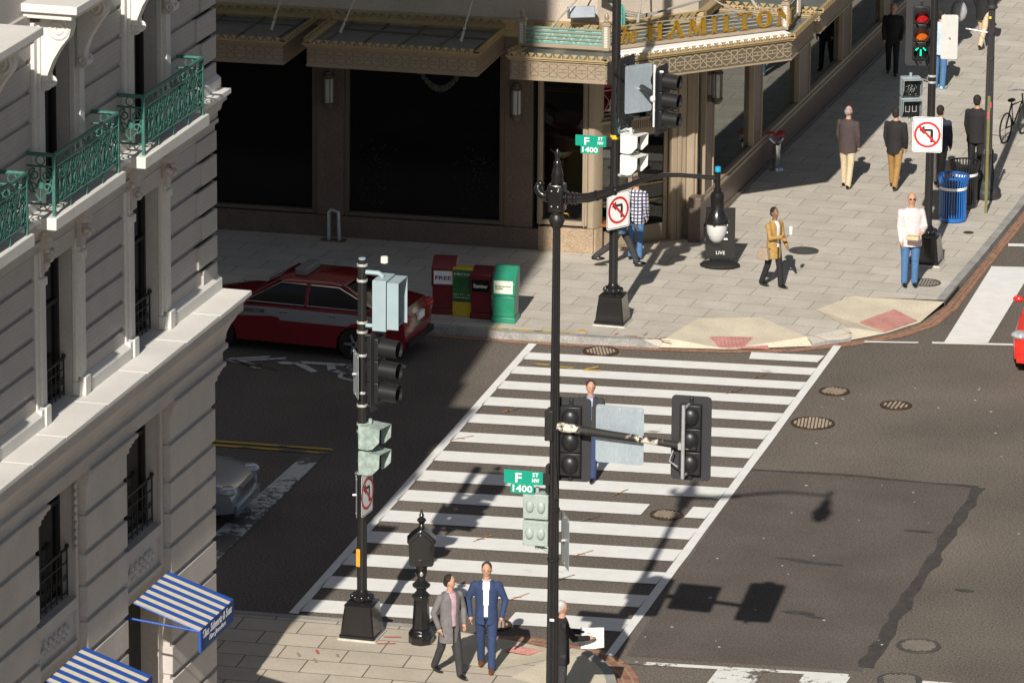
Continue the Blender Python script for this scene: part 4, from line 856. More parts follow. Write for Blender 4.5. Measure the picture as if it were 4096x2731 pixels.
def pole(name, loc, h, label, r0=.095, r1=.08, flute=.12, rz=0., pedestal=True, cat='pole'):
    t = root(name, loc, rz, label, cat)
    b = MB(); b.lathe([(r0, .7 if pedestal else 0), (r0+(r1-r0)*.5, h*.5), (r1, h)], n=24, flute=flute); b.build('shaft', m_blkm, t)
    if pedestal:
        b = MB(); b.sqlathe([(.31, .03), (.31, .07), (.29, .09), (.235, .55), (.245, .57), (.22, .60), (.16, .62), (.15, .63)], ch=.1); b.build('pedestal', m_blk, t)
        b = MB(); b.lathe([(.13, .6), (.17, .64), (.175, .68), (.15, .72), (.12, .74), (r0, .8)], n=20)
        for k in range(8): a = k*pi/4+.3; b.ball((.155*cos(a), .155*sin(a), .68), (.05, .05, .055), 8, 6)
        b.build('collar', m_blk, t); b = MB(); b.sqlathe([(.33, -.02), (.33, .03)], ch=.05); b.build('footing', m_conc, t)
    return t
def bands(t, zs, r=.1, m=m_band):
    b = MB()
    for z in zs: b.lathe([(r*.98, z-.02), (r+.004, z-.02), (r+.004, z+.02), (r*.98, z+.02)], n=16); b.cbox((0, -r-.008, z), (.05, .02, .03))
    b.build('clamp_band', m, t)
# ---- three-section signal head; lamps face +x
def signal_head(loc, ang, label, lit=False, plate_w=.62, plate_h=1.34, tilt=0., group=None):
    t = root('traffic_light', loc, ang, label, 'traffic light', group)
    b = MB()
    for i in range(3):
        z = .37*(1-i); b.box(-.2, -.165, z-.18, 0, .165, z+.18); b.lathe([(.0, 0), (.05, .0)], n=6) if False else None
        b.ball((-.2, 0, z), (.09, .14, .15), 12, 8)
    b.box(-.13, -.03, -.66, -.06, .03, .66); b.build('housing', m_sig, t, bevel=.012)
    b = MB(); pts = rrect(plate_w, plate_h, .07); b.ext([(-.075, y, z) for y, z in pts], (.008, 0, 0)); b.build('backplate', m_sigp, t, flat=True)
    for i in range(3):
        z = .37*(1-i); b = MB(); n = 26; R0, R1, Lv = .158, .152, .30
        out = []; inn = []
        angs = [radians(-58)+radians(296)*k/n for k in range(n+1)]
        rings = [[(x, R*cos(a), z+R*sin(a)-.05*x) for a in angs] for x, R in ((0, R0), (Lv if not lit else .24, R1))]
        rings2 = [[(x, (R-.006)*cos(a), z+(R-.006)*sin(a)-.05*x) for a in angs] for x, R in ((.0, R0), (Lv if not lit else .24, R1))]
        b.loft(rings, False, False); b.loft(rings2, False, False)
        for k in range(n): b.add([rings[1][k], rings[1][k+1], rings2[1][k+1], rings2[1][k]], [(0, 1, 2, 3)])
        b.lathe([(.0, 0)], n=3) if False else None
        b.build('visor', m_sig, t, sharp=60)
        b = MB(Matrix.Translation((.004, 0, z)) @ Matrix.Rotation(pi/2, 4, 'Y')); b.lathe([(.15, 0), (.145, .012), (.09, .03), (.02, .036)], n=24)
        b.build('lens', (m_redl, m_amb, m_lens)[i] if lit else m_lens, t)
    if lit:
        b = MB()
        for q in (((.045, 0, -.46), (.045, 0, -.33)), ((.045, .1, -.35), (.045, .05, -.29)), ((.045, -.1, -.35), (.045, -.05, -.29))): b.tube(q, .014, 6)
        b.build('green_arrow', m_grn, t)
    return t
def ped_head(loc, ang, label, m=m_pgry, hoods=True, symbols=False, w=.4, h=.40, d=.2, group=None):
    t = root('pedestrian_signal', loc, ang, label, 'pedestrian signal', group)
    for i in range(2):
        z = .215*(1-2*i); b = MB(); b.box(-d, -w/2, z-h/2, 0, w/2, z+h/2); b.ball((-d, -.09, z), (.05, .07, .1), 10, 6); b.ball((-d, .09, z), (.05, .07, .1), 10, 6); b.build('housing', m, t, bevel=.02)
        b = MB(); b.box(0, -w/2+.02, z-h/2+.02, .02, w/2-.02, z+h/2-.02); b.build('face', m_lens, t, flat=True)
        if hoods:
            b = MB(); T = .008; b.box(.0, -w/2, z+h/2-.02, .2, w/2, z+h/2-.012)
            for s in (-1, 1): b.ext([(0, s*(w/2-.004), z+h/2-.016), (.2, s*(w/2-.004), z+h/2-.016), (.19, s*(w/2-.004), z-.04), (.06, s*(w/2-.004), z-h/2+.03), (0, s*(w/2-.004), z-h/2+.02)], (0, T, 0))
            b.build('hood', m, t, flat=True)
    if symbols:
        b = MB(); random.seed(3)
        for i in range(60):
            y, z = random.gauss(0, .05), .215+random.gauss(-.02, .06); b.cbox((.024, y, z), (.004, .008, .008))
        for s in (-1, 1):
            for q in (((.024, s*.07-.04, -.17), (.024, s*.07-.04, -.29)), ((.024, s*.07+.04, -.17), (.024, s*.07+.04, -.29)), ((.024, s*.07-.04, -.29), (.024, s*.07+.04, -.29))): b.tube(q, .006, 4)
        b.build('display', mat('ped_display', (.5, .5, .48), .5, var=0), t, flat=True)
    b = MB(); b.cyl((-.08, 0, .42), (-.08, 0, .5), .03); b.cyl((-.08, 0, -.42), (-.08, 0, -.5), .03); b.build('bracket', m, t); return t
def noturn(loc, ang, label, w=.61, h=.74):
    """white plate facing -y at angle 0: no left turn"""
    t = root('no_left_turn_sign', loc, ang, label, 'road sign'); plate(MB(), None, w, h, .05).build('plate', m_sw, t, flat=True) if False else None
    b = plate(MB(), None, w, h, .05); b.build('plate', m_sw, t, flat=True)
    b = MB(); y = -.002; r0, r1 = .272, .225; n = 32; oy = .0
    vs = []
    for k in range(n): a = 2*pi*k/n; vs += [(r0*cos(a), y-.002, r0*sin(a)+oy), (r1*cos(a), y-.002, r1*sin(a)+oy)]
    b.add(vs, [(2*k, 2*((k+1) % n), 2*((k+1) % n)+1, 2*k+1) for k in range(n)])
    d = .165; q = .025; b.add([(-d-q*.7, y-.003, d-q*.7), (-d+q*.7, y-.003, d+q*.7), (d+q*.7, y-.003, -d+q*.7), (d-q*.7, y-.003, -d-q*.7)], [(0, 1, 2, 3)]); b.build('prohibition_ring', m_sred, t, flat=True)
    b = MB(); y = -.001; b.quad((.06, y, -.16), (.12, y, -.16), (.12, y, .07), (.06, y, .07)); b.quad((-.06, y, .07), (.12, y, .07), (.10, y, .12), (-.06, y, .12)); b.quad((-.06, y, .0), (-.06, y, .19), (-.17, y, .095)); b.build('arrow', m_sblk, t, flat=True)
    b = MB(); o = rrect(w-.03, h-.03, .045); i_ = rrect(w-.05, h-.05, .04); n = len(o); b.add([(x, -.001, z) for x, z in o]+[(x, -.001, z) for x, z in i_], [(k, (k+1) % n, n+(k+1) % n, n+k) for k in range(n)]); b.build('border', m_sblk, t, flat=True)
    b = MB(); b.cyl((0, .005, .25), (0, .09, .25), .02, n=6); b.cyl((0, .005, -.25), (0, .09, -.25), .02, n=6); b.build('bracket', m_galv, t); return t
def streetsign(loc, ang, label):
    t = root('street_sign', loc, ang, label, 'street sign'); b = plate(MB(), None, .62, .215, .012, .004); b.build('name_plate', m_green_s, t, flat=True)
    b = plate(MB(Matrix.Identity(4)), Matrix.Translation((-.02, 0, -.185)), .37, .15, .01); b.build('number_plate', m_green_s, t, flat=True)
    u = (0, 0, 1); r = (1, 0, 0)
    b = text_mb('F', (-.13, -.002, -.085), r, u, .1, .15, .002, bold=.02)
    for q in (text_mb('ST', (.14, -.002, .02), r, u, .1, .065, .002, bold=.02), text_mb('NW', (.135, -.002, -.07), r, u, .115, .065, .002, bold=.02), text_mb('1400', (-.17, -.002, -.235), r, u, .31, .11, .002, bold=.02)): b.add(q.v, q.f)
    b.build('lettering', m_sw, t, flat=True); b = MB(); b.box(.31, -.02, -.09, .42, .02, .09); b.build('bracket', m_blkm, t, flat=True); return t
def backplate_sign(loc, ang, w, h, label, m=m_alu, r=.04):
    t = root('traffic_sign', loc, ang, label, 'road sign'); b = plate(MB(), None, w, h, r); b.build('plate', m, t, flat=True)
    b = MB()
    for x, z in ((0, h*.44), (w*.42, h*.44), (-w*.42, h*.44), (0, -h*.44)): b.ball((x, -.004, z), .011, 6, 4)
    b.build('bolt', m_band, t); b = MB(); b.cyl((0, -.002, 0), (0, -.06, 0), .02, n=6); b.build('bracket', m_galv, t); return t
# ---- the tall pole in front, with lamp arm and mast arm
P1 = (7.1, -22.5, .15)
t = pole('lamp_and_signal_pole', P1, 8.5, 'tall fluted black lamp and signal pole in front, rising through the middle of the picture', .1, .06, .14, cat='lamp post'); t1 = t
Z = lambda z: z-.15
b = MB(); b.lathe([(.055, Z(8.45)), (.09, Z(8.5)), (.12, Z(8.58)), (.12, Z(8.62)), (.09, Z(8.68)), (.1, Z(8.74))], n=20); b.build('lower_collar', m_blkm, t)
b = MB(); b.sqlathe([(.115, Z(8.74)), (.125, Z(8.76)), (.125, Z(9.14)), (.115, Z(9.16))], ch=.25); b.box(-.08, -.132, Z(8.79), .08, -.12, Z(9.11)); bx_ = b.build('arm_block', m_blk, t, bevel=.006)
b = MB(); [b.ball((x, -.134, Z(z)), .012, 6, 4) for x in (-.05, .05) for z in (8.83, 9.07)]; b.build('bolt', m_band, bx_)
b = MB(); b.lathe([(.09, Z(9.16)), (.1, Z(9.2)), (.085, Z(9.24)), (.095, Z(9.28)), (.08, Z(9.36)), (.055, Z(9.44)), (.06, Z(9.48)), (.05, Z(9.5)), (.035, Z(9.54)), (.04, Z(9.6)), (.03, Z(9.66)), (.008, Z(9.7))], n=18); b.build('finial', m_blk, t)
b = MB(); b.tube([(.1, 0, Z(8.95)), (.3, 0, Z(8.95)), (.5, 0, Z(8.98)), (.75, 0, Z(9.06)), (.9, 0, Z(9.12))], [.075, .075, .075, .07, .062], 16); b.tube([(.9, 0, Z(9.12)), (1.3, 0, Z(9.3)), (1.65, 0, Z(9.42)), (1.9, 0, Z(9.44)), (2.5, 0, Z(9.44))], [.045, .042, .036, .034, .034], 10)
for x, z, r in ((.16, 8.95, .105), (.24, 8.95, .095), (.30, 8.95, .09), (.62, 9.02, .085), (.9, 9.12, .075)): b.X = Matrix.Translation((x, 0, Z(z))) @ Matrix.Rotation(pi/2-(.0 if x < .4 else .3), 4, 'Y'); b.lathe([(r*.8, -.025), (r, -.012), (r, .012), (r*.8, .025)], n=16)
b.X = None; b.build('lamp_arm', m_blk, t)
b = MB(); b.tube([(-.1, 0, Z(8.95)), (-.2, 0, Z(8.95)), (-.27, 0, Z(8.99)), (-.31, 0, Z(9.07)), (-.3, 0, Z(9.14))], [.07, .07, .065, .06, .03], 12); b.ball((-.26, 0, Z(9.14)), .055); b.X = Matrix.Translation((-.16, 0, Z(8.95))) @ Matrix.Rotation(pi/2, 4, 'Y'); b.lathe([(.06, -.03), (.09, -.01), (.09, .01), (.06, .03)], n=14); b.build('scroll', m_blk, t)
lamp = b = MB(); b.lathe([(.02, Z(9.55)), (.04, Z(9.53)), (.04, Z(9.3)), (.06, Z(9.28)), (.06, Z(9.24)), (.09, Z(9.22)), (.105, Z(9.16)), (.1, Z(9.1)), (.1, Z(8.98)), (.14, Z(8.9)), (.17, Z(8.82)), (.175, Z(8.78)), (.185, Z(8.775)), (.185, Z(8.755)), (.16, Z(8.75))], (2.5, 0, 0), 22); b.box(2.48, -.19, Z(8.74), 2.52, -.17, Z(8.84)); b.box(2.49, -.125, Z(9.0), 2.51, -.1, Z(9.15)); b.build('lamp_head', m_blk, t)
b = MB(); b.lathe([(.15, Z(8.75)), (.158, Z(8.7)), (.15, Z(8.6)), (.11, Z(8.5)), (.05, Z(8.445)), (.01, Z(8.435))], (2.5, 0, 0), 20); b.build('globe', mat('opal_globe', (.62, .62, .6), .25, var=.04), t)
b = MB(); b.lathe([(.02, Z(9.62)), (.045, Z(9.61)), (.05, Z(9.55)), (.046, Z(9.54))], (2.5, 0, 0), 14); b.build('photocell', mat('blue_cell', (.02, .35, .6), .4, var=.2), t)
b = MB(); b.box(-.13, -.12, Z(5.12), .0, .12, Z(5.6)); b.build('arm_clamp', m_blkm, t, bevel=.01)
b = MB(); b.tube([(.05, 0, Z(5.33)), (.9, 0, Z(5.275)), (1.4, 0, Z(5.25)), (2.2, 0, Z(5.18))], [.075, .062, .056, .052], 14); b.ball((2.2, 0, Z(5.18)), .052); b.build('mast_arm', m_rust, t)
b = MB(); b.box(-.11, -.1, Z(4.28), -.06, .05, Z(4.72)); b.ext([(.02, -.11, Z(4.2)), (.1, -.11, Z(4.2)), (.05, -.11, Z(4.9))], (0, .02, 0)); b.build('sign_bracket', m_blkm, t, flat=True)
b = MB(); b.cbox((.015, -.1, Z(2.24)), (.07, .004, .04)); b.build('sticker', m_sw, t, flat=True)
b = MB(); b.cbox((.06, -.08, Z(4.37)), (.04, .01, .05)); b.build('tag', mat('yellow_tag', (.75, .6, .03), .5, var=.1), t, flat=True)
bands(t, [Z(4.0), Z(3.2), Z(1.6)], .092, m_blkm)
S1 = signal_head((P1[0]+.2, P1[1]+.28, 5.08), radians(96), 'black traffic light seen from behind right beside the front pole, half hidden by it')
S2 = signal_head((P1[0]+2.12, P1[1]+.2, 5.3), radians(94), 'black traffic light seen from behind at the outer end of the rusty mast arm')
b = MB(); b.cyl((P1[0]+2.06, P1[1]-.12, 4.72), (P1[0]+2.06, P1[1]-.12, 5.88), .03); b.cyl((P1[0]+2.06, P1[1]-.12, 5.82), (P1[0]+2.1, P1[1]+.1, 5.84), .025); b.cyl((P1[0]+2.06, P1[1]-.12, 4.76), (P1[0]+2.1, P1[1]+.1, 4.76), .025); b.cbox((P1[0]+2.03, P1[1]-.07, 5.22), (.1, .1, .1)); b.tube([(P1[0]+1.9, P1[1]-.1, 5.15), (P1[0]+1.85, P1[1]-.12, 4.98), (P1[0]+1.98, P1[1]-.12, 4.9)], .012, 6)
o = b.build('hanger', m_galv, S2, world=True)
backplate_sign((P1[0]+1.0, P1[1]+.12, 5.25), 0, .76, .92, 'large bare metal sign back hung on the rusty mast arm', m_alu, .05)
streetsign((P1[0]-.46, P1[1]-.1, 4.5), radians(2), 'green F ST NW 1400 street sign on the tall front pole')
ped_head((P1[0]-.28, P1[1]+.12, 3.82), radians(92), 'grey pedestrian signal seen from behind, left of the tall front pole')
b = MB(); b.tube([(P1[0]-.3, P1[1]-.02, 4.22), (P1[0]-.22, P1[1]-.02, 4.16), (P1[0], P1[1]-.0, 4.1)], .03, 8); b.tube([(P1[0]-.28, P1[1]+.1, 3.36), (P1[0], P1[1]+.02, 3.28)], .028, 8); o = b.build('signal_bracket', m_pgry, t1, world=True)
backplate_sign((P1[0]+.17, P1[1]+.05, 3.5), radians(-62), .55, .84, 'narrow grey sign back turned almost edge-on behind the tall front pole', mat('dull_sign_back', (.42, .45, .46), .5, .3, var=.12))
# ---- far corner pole
P2 = (1.66, 1.4, .15)
t = pole('signal_pole', P2, 12, 'black signal pole on the far corner beside the cut-corner doorway', .092, .085, .1, cat='signal pole'); t2 = t
b = MB(); b.tube([(0, 0, Z(5.2)), (1.15, -1.25, Z(5.08))], [.075, .065], 12); b.ball((1.15, -1.25, Z(5.08)), .065); b.build('mast_arm', m_blkm, t)
b = MB(); b.box(-.16, -.06, Z(4.95), .02, .12, Z(5.4)); b.build('arm_clamp', m_blkm, t, bevel=.01)
bands(t, [Z(4.35), Z(4.15), Z(2.75), Z(2.2)], .09, m_blkm); b = MB(); b.lathe([(.094, Z(3.88)), (.096, Z(3.89)), (.096, Z(3.95)), (.094, Z(3.96))], n=16); b.build('yellow_band', mat('yellow_band', (.8, .5, .02), .5, var=.15), t)
S3 = signal_head((P2[0]+.3, P2[1]-.05, 4.88), radians(-14), 'black traffic light close beside the far corner pole, partly behind a metal sign back')
S4 = signal_head((P2[0]+1.3, P2[1]-1.2, 5.02), radians(-8), 'black traffic light with three long visors at the end of the far corner pole arm')
b = MB(); x, y = P2[0]+1.12, P2[1]-1.32; b.cyl((x, y, 4.5), (x, y, 5.72), .03); b.cyl((x, y, 5.6), (x+.16, y+.05, 5.58), .025); b.cyl((x, y, 4.52), (x+.16, y+.05, 4.5), .025); b.ball((x-.02, y, 5.05), .07); b.build('hanger', mat('pale_tube_paint', (.7, .72, .7), .45, var=.1), S4, world=True)
backplate_sign((P2[0]+.68, P2[1]-.85, 5.12), radians(48), .62, .95, 'slanted bluish metal sign back hung on the far corner pole arm', m_alu, .04)
streetsign((P2[0]-.46, P2[1]-.1, 3.82), radians(3), 'green F ST NW 1400 street sign on the far corner pole')
ped_head((P2[0]+.4, P2[1]-.05, 3.62), radians(-18), 'pale pedestrian signal with white hoods on the far corner pole', m_pwht)
b = MB(); b.tube([(P2[0], P2[1], 3.98), (P2[0]+.25, P2[1]-.05, 4.1), (P2[0]+.34, P2[1]-.05, 4.08)], .03, 8); b.tube([(P2[0], P2[1], 3.15), (P2[0]+.32, P2[1]-.05, 3.16)], .03, 8); b.build('signal_bracket', m_galv, t2, world=True)
noturn((P2[0]+.12, P2[1]-.13, 2.48), radians(58), 'no-left-turn sign turned at a slant on the far corner pole')
bs = root('number_sign', (P2[0]+.16, P2[1]+.05, 4.2), radians(70), 'dark street number plate seen nearly edge-on above the yellow band', 'street sign'); plate(MB(), None, .5, .5, .01).build('plate', mat('dark_green_plate', (.005, .05, .04), .5, var=.1), bs, flat=True)
b = text_mb('14', (-.2, -.003, .04), (1, 0, 0), (0, 0, 1), .3, .16, .002); q = text_mb('600', (-.2, -.003, -.2), (1, 0, 0), (0, 0, 1), .35, .15, .002); b.add(q.v, q.f); b.build('lettering', mat('dim_letter', (.35, .4, .4), .6, var=0), bs, flat=True)
# ---- near left pole
P3 = (2.69, -18.31, .15)
t = pole('signal_pole', P3, 6.4, 'shorter black signal pole at the near left end of the crosswalk, with an orange sticker', .085, .075, .1, cat='signal pole'); t3 = t
bands(t, [Z(6.46), Z(6.2), Z(5.5), Z(5.34), Z(4.95), Z(4.32), Z(4.1), Z(3.78), Z(3.66), Z(2.95)], .084)
b = MB(); b.cyl((0, 0, Z(6.5)), (0, 0, Z(6.57)), .06, n=12); b.tube([(.02, 0, Z(6.34)), (.28, 0, Z(6.34)), (.34, 0, Z(6.3)), (.34, 0, Z(6.22))], .04, 10); b.tube([(.02, 0, Z(5.45)), (.26, 0, Z(5.45))], .035, 8); b.build('signal_bracket', m_pblu, t)
b = MB(); b.lathe([(.03, Z(6.5)), (.062, Z(6.51)), (.06, Z(6.6)), (.055, Z(6.61))], (.36, .05, 0), 14); b.build('sensor_cap', mat('cream_cap', (.8, .75, .62), .5, var=.04), t)
b = MB(); b.box(-.075, -.082, Z(1.36), -.01, -.07, Z(1.66)); b.build('sticker', mat('orange_sticker', (.85, .35, .03), .5, var=.15), t, flat=True)
sc = root('signal_cabinet', (P3[0]+.42, P3[1], 5.86), radians(0), 'blue-grey double signal housing with an open dark end, on top of the near left pole', 'pedestrian signal')
b = MB(); b.box(-.17, -.26, -.42, .06, .26, .42); b.build('rear_housing', m_pblu, sc, bevel=.006); b = MB(); T = .012
b.box(.075, -.25, -.38, .27, -.25+T, .40); b.box(.075, .25-T, -.38, .27, .25, .40); b.box(.075, -.25+T, .40-T, .27, .25-T, .40); b.box(.075, -.25+T, -.38, .2, .25-T, -.38+T); b.build('hood', m_pblu, sc, flat=True); b = MB(); b.box(.06, -.24, -.37, .08, .24, .38); b.build('face', m_lens, sc, flat=True)
S5 = signal_head((P3[0]+.33, P3[1]+.02, 4.72), radians(-6), 'black traffic light with three visors on the near left pole')
b = MB(); b.tube([(0, 0, Z(5.28)), (.16, 0, Z(5.28)), (.24, 0, Z(5.3))], .032, 8); b.tube([(0, 0, Z(4.12)), (.2, 0, Z(4.1))], .032, 8); b.build('lower_bracket', m_blkm, t)
backplate_sign((P3[0]-.1, P3[1]-.02, 4.62), radians(-62), .46, .76, 'grey back of a slanted sign high on the near left pole', mat('dull_sign_back', (.42, .45, .46), .5, .3))
ped_head((P3[0]+.22, P3[1]-.02, 3.38), radians(-12), 'weathered grey-green pedestrian signal lower on the near left pole', mat('weathered_green', (.34, .42, .38), .55, var=.35, scale=10, tint=(1, 1, 1)))
noturn((P3[0]+.12, P3[1]-.1, 2.64), radians(86), 'no-left-turn sign turned almost edge-on on the near left pole', .5, .72)
backplate_sign((P3[0]-.1, P3[1]+.0, 2.56), radians(-70), .4, .72, 'edge of a small sign back low on the near left pole', mat('dull_sign_back', (.42, .45, .46), .5, .3))
# ---- pole by the main street kerb
P4 = (6.62, 7.77, .15)
t = pole('signal_pole', P4, 5.6, 'black signal pole on the pavement behind the man in sunglasses, with a green arrow light', .085, .08, .1, cat='signal pole'); t4 = t
bands(t, [Z(4.08), Z(3.95), Z(3.2)], .084)
b = MB(); b.tube([(0, 0, Z(3.95)), (-.25, 0, Z(4.0)), (-.36, 0, Z(3.98))], .035, 8); b.tube([(0, 0, Z(3.15)), (-.38, 0, Z(3.12))], .035, 8); b.tube([(0, 0, Z(5.4)), (-.2, -.05, Z(5.4))], .03, 6); b.tube([(0, 0, Z(4.4)), (-.2, -.05, Z(4.4))], .03, 6); b.build('signal_bracket', m_blkm, t)
S6 = signal_head((P4[0]-.22, P4[1]-.16, 4.98), radians(-76), 'traffic light facing us with a lit green arrow below red and amber lenses', True, .62, 1.38)
backplate_sign((P4[0]+.33, P4[1]+.02, 4.9), radians(14), .34, .92, 'pale grey back of a narrow sign right of the green-arrow traffic light', mat('pale_sign_back', (.6, .6, .57), .5, .2, var=.05))
ped_head((P4[0]-.4, P4[1]-.12, 3.62), radians(-66), 'pedestrian signal with speckled hand and countdown display under the green-arrow light', mat('ped_blue_grey', (.33, .38, .41), .5, var=.12), True, True)
noturn((P4[0]-.04, P4[1]-.12, 2.87), radians(9), 'no-left-turn sign squarely facing us below the green-arrow traffic light')
# ---- street lamp post further on, call box
t = root('street_lamp', (6.71, 13.45, .15), 0, 'dark fluted street lamp post with a stone-like stepped base beside the litter bins', 'lamp post')
m_lampg = mat('charcoal_paint', (.035, .034, .036), .55, var=.2, scale=8)
b = MB(); b.lathe([(.3, 0), (.31, .04), (.31, .16), (.29, .2), (.25, .24), (.24, .32), (.21, .4)], n=24); b.build('base', m_lampg, t)
b = MB(); b.lathe([(.2, .4), (.17, .5), (.14, .7), (.12, .95), (.14, .98), (.13, 1.04), (.1, 1.08)], n=24, flute=.12); b.build('lower_shaft', m_lampg, t)
b = MB(); b.lathe([(.095, 1.08), (.085, 2.5), (.075, 4.0), (.07, 6.0)], n=24, flute=.14); b.build('shaft', m_lampg, t)
b = MB(); b.lathe([(.08, 4.12), (.12, 4.15), (.12, 4.18), (.09, 4.22), (.1, 4.3), (.13, 4.34), (.13, 4.4), (.085, 4.46)], n=20); b.build('collar', m_lampg, t)
b = MB(); b.tube([(0, 0, 3.6), (-.55, 0, 3.66)], .016, 6); b.tube([(-.3, 0, 3.62), (-.15, 0, 3.45), (-.09, 0, 3.1)], .01, 5); b.cbox((-.52, 0, 3.665), (.08, .03, .02)); b.build('banner_arm', m_galv, t)
b = MB(); b.cbox((-.02, -.075, 3.95), (.05, .01, .05)); b.build('tag', mat('yellow_tag', (.75, .6, .03), .5, var=.1), t, flat=True)
bands(t, [3.6, 3.05], .082, m_lampg)
t = root('sign_post', (6.97, 12.11, .15), 0, 'thin olive metal sign post standing in front of the street lamp post', 'sign post')
b = MB(); b.box(-.03, -.012, 0, .03, .012, 2.55); b.build('post', mat('olive_paint', (.17, .16, .05), .55, var=.2), t, flat=True); b = MB(); b.box(-.032, -.016, 2.05, .0, -.012, 2.2); b.box(.03, -.01, 2.3, .05, .01, 2.42); b.build('sticker', mat('pink_sticker', (.7, .05, .2), .5, var=.1), t, flat=True)
G_ = (3.72, -18.35, .15)
t = root('call_box', G_, radians(17), 'old glossy black fire alarm call box on an octagonal column at the near crosswalk end', 'call box')
b = MB(); b.lathe([(.21, 0), (.21, .17), (.19, .2), (.18, .22), (.16, .25)], n=8); b.build('plinth', m_blk, t, bevel=.01)
b = MB(); b.lathe([(.15, .25), (.125, .75), (.15, .77), (.155, .82), (.13, .84), (.09, .88), (.08, .9)], n=8); b.build('column', m_blk, t, bevel=.008)
b = MB(); b.lathe([(.08, .9), (.09, .93), (.145, .97), (.15, 1.0), (.12, 1.03), (.075, 1.07), (.07, 1.12), (.09, 1.16), (.1, 1.22), (.09, 1.28), (.12, 1.33), (.13, 1.36)], n=18); b.build('neck', m_blk, t)
b = MB(); P_ = [(-.2, 1.38), (-.17, 1.34), (.17, 1.34), (.2, 1.38), (.21, 1.72), (.235, 1.75), (.235, 1.79), (.12, 1.9), (.0, 1.98), (-.12, 1.9), (-.235, 1.79), (-.235, 1.75), (-.21, 1.72)]; b.ext([(x, -.14, z) for x, z in P_], (0, .28, 0)); b.build('box', m_blk, t, bevel=.015)
b = MB(); b.ext([(x*.72, -.155, 1.66+(z-1.66)*.74) for x, z in P_], (0, .016, 0)); b.box(-.08, -.162, 1.44, .08, -.155, 1.47); b.build('door', m_blk, t, bevel=.008)
b = MB(); b.lathe([(.06, 1.95), (.05, 2.0), (.035, 2.03), (.06, 2.07), (.08, 2.1), (.06, 2.13), (.03, 2.15), (.045, 2.18), (.03, 2.21), (.004, 2.29)], n=14); b.build('finial', m_blk, t)
b = MB(); b.ball((0, -.1, 1.2), (.03, .012, .04)); b.build('badge', mat('silver_badge', (.6, .6, .58), .35, .7, var=.1), t)
